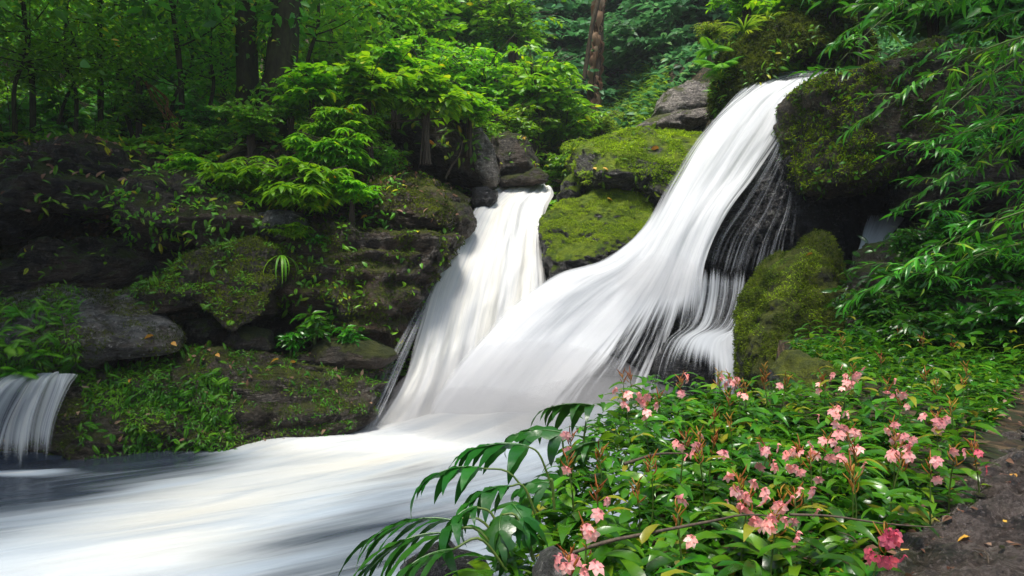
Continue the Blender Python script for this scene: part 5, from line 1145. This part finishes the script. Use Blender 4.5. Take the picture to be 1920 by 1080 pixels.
L_((960,1050,2.1), (845,975,2.1), .42, .20, 178, 907, .8, .5, 5, -.1, slim=True)
L_((950,1060,2.0), (835,1000,2.0), .42, .22, 188, 908, .95, .5, 5, -.05, slim=True)
L_((950,1070,1.95), (850,1030,1.9), .36, .20, 200, 909, .9, .4, 4, .0, slim=True)
L_((960,1060,2.05), (890,950,2.05), .26, .16, 205, 910, 1.3, .5, 4, .1)
L_((1000,1050,2.05), (940,965,2.05), .24, .16, 262, 912, 1.3, .2, 3, .2)
L_((1000,1050,2.1), (960,945,2.1), .24, .16, 300, 914, 1.3, .2, 3, .2)
L_((1060,900,2.8), (1120,830,2.8), .28, .2, 200, 913, .8, .5, 4, -.1)
# fallen twigs, path leaves, pebbles
def stick(name, label, pts, rad, mat='twig', group=None):
    q = np.array([P(*p) for p in pts]); b = bez(q, 24); o_ = q.mean(0); o_[2] = q[:, 2].min()
    return tag(obj(name, mesh_tris(name, *tube(b-o_, np.linspace(rad, rad*.45, 24), 7, 3, .25)), M[mat], loc=o_), label, 'twig', group)
stick('twig', 'long bare twig lying across the leaves from bottom left to the flowers', [(1030,1052,2.0),(1130,1018,2.02),(1215,1000,2.03),(1330,978,2.06),(1400,965,2.1),(1480,972,2.12)], .006)
stick('twig', 'thin twig running right from the lower flowers to the path', [(1480,965,2.1),(1560,968,2.1),(1660,982,2.1),(1770,990,2.12)], .004)
stick('twig', 'dark twig crossing the leaves right of the lobed plant', [(1170,870,2.6),(1230,852,2.65),(1290,850,2.7)], .006)
stick('twig', 'thin vine hanging in front of the dark upper rock', [(835,335,13.6),(848,310,13.6),(862,290,13.6),(868,262,13.6)], .02)
stick('fallen_branch', 'thin fallen branch lying among the shrubs below the broad leaves', [(620,262,12.5),(680,240,12.5),(740,228,12.6),(830,222,12.8)], .035)
pl = [(1880,1000),(1790,940),(1840,880),(1700,1050),(1760,1060),(1900,840),(1870,790),(1820,1040),(1900,930)]
for k, (px, py) in enumerate(pl):
    Y = F*1.10/(py-540+115); x = (px-960)/F*Y
    f = np.array([x, Y, float(path_z(np.array([x]), np.array([Y]))[0])+.012])
    fl.put(f, k*1.3, .35, ['dark wet leaf at the right edge of the path, lower one', 'wet leaf on the path left of centre', 'small wet leaf mid-path', 'fallen leaf at the bottom edge of the path nearest the deep pink flowers', 'leaf on the bottom of the path', 'leaf high on the path at the right edge', 'leaf at the top end of the path', 'curled leaf in the path hollow at the bottom', 'leaf at the right edge halfway up the path'][k], 'fallen leaves on the path', tilt=(.1, .1))
# drifting spray where the falls land: soft round clouds of real, even density
g = G('drifting spray'); pv = g.n('ShaderNodeVolumePrincipled'); pv.inputs['Color'].default_value = (.97,.98,1,1); pv.inputs['Density'].default_value = .38; pv.inputs['Anisotropy'].default_value = 0
g.t.links.new(pv.outputs[0], g.out.inputs['Volume']); SPRAY = g.m
bm = bmesh.new(); bmesh.ops.create_icosphere(bm, subdivisions=4, radius=1); me_s = bpy.data.meshes.new('spray_cloud'); bm.to_mesh(me_s); bm.free()
for px, py, Y, rx, ry, rz, lab in [(880,800,9.5,1.5,1.0,.55,'left'), (985,760,9.5,1.9,1.0,.9,'middle'), (1130,790,9.3,1.5,.8,.6,'right'), (1240,520,10.5,.7,.5,.35,'shelf')]:
    o = obj('spray_cloud', me_s, SPRAY, loc=at(px, py, Y)); o.scale = (rx, ry, rz); o['kind'] = 'stuff'
r = np.random.default_rng(951); n = 220; yy_ = r.uniform(1.8, 5.0, n); xx_ = .96+(yy_-2)*.9+np.abs(r.normal(size=n))*.35
pts_ = np.stack([xx_, yy_, path_z(xx_, yy_)+.006], 1); d = rdir(n, r); d[:, 2] = r.uniform(-.05, .2, n)
V, T, R_ = scatter(leaf_tpl(.045, .018, 3, .5, .3), pts_, d, UP+r.normal(size=(n, 3))*.35, r.uniform(.3, 1.3, n), r.uniform(size=n)**2)
o = obj('leaf_litter', mesh_tris('leaf_litter', V, T, R_), M['deadleaf']); tag(o, 'crumbled brown leaf bits along the carpet side of the wet path', 'leaf litter', kind='stuff')
r = np.random.default_rng(950); pk = []
for k in range(5):
    V0, T0 = ICO5; q = V0*np.array([1, .75, .5])*(1+.18*fbm(V0*1.6+k*9, 3))[:, None]
    pk.append(mesh_tris('pebble', q*.03, T0))
for k in range(34):
    Y = r.uniform(1.9, 4.6); x = 1.0+(Y-2)*.9+r.uniform(.02, .9)
    o = obj('pebble', pk[k % 5], M['rock_shade' if k % 3 else 'rock_grey'], loc=(x, Y, float(path_z(np.array([x]), np.array([Y]))[0])+.006)); s_ = r.uniform(.25, .9); o.scale = (s_,)*3; o.rotation_euler.z = r.uniform(0, 6)
    tag(o, 'small dark wet pebble lying on the brown rock path', 'pebble', 'pebbles on the path')
for k in range(40):
    Y = r.uniform(1.9, 4.6); x = 1.0+(Y-2)*.9+r.uniform(-.1, .8); a = r.uniform(0, 6); L = r.uniform(.03, .12)
    pts = bez([np.zeros(3), np.array([math.cos(a)*L*.5, math.sin(a)*L*.5, r.uniform(0, .015)]), np.array([math.cos(a+.3)*L, math.sin(a+.3)*L, 0])], 6)
    tag(obj('twig', mesh_tris('twig', *tube(pts, [.0018]*5+[.0006], 5)), M['twig'], loc=(x, Y, float(path_z(np.array([x]), np.array([Y]))[0])+.006)), 'short broken twig lying on the brown rock path', 'twig', 'broken twigs on the path')
# unused prototypes never stay behind
for kd in PROTOS:
    if not kd.used:
        for ch in list(kd.root.children): bpy.data.objects.remove(ch)
        bpy.data.objects.remove(kd.root)

# ---------------------------------------------------------------- haze
bm = bmesh.new(); bmesh.ops.create_cube(bm, size=1); me = bpy.data.meshes.new('haze'); bm.to_mesh(me); bm.free()
me.transform(__import__('mathutils').Matrix.Translation((0, 120, 20)) @ __import__('mathutils').Matrix.Diagonal((640, 400, 60, 1)))
g = G('thin valley mist'); pv = g.n('ShaderNodeVolumePrincipled'); pv.inputs['Color'].default_value = (.85,.92,.95,1); pv.inputs['Density'].default_value = .0013; pv.inputs['Anisotropy'].default_value = .3
g.t.links.new(pv.outputs[0], g.out.inputs['Volume'])
HAZE = True
if HAZE:
    o = obj('haze', me, g.m); o['kind'] = 'stuff'; tag(o, 'thin pale mist hanging in the valley air', 'haze')
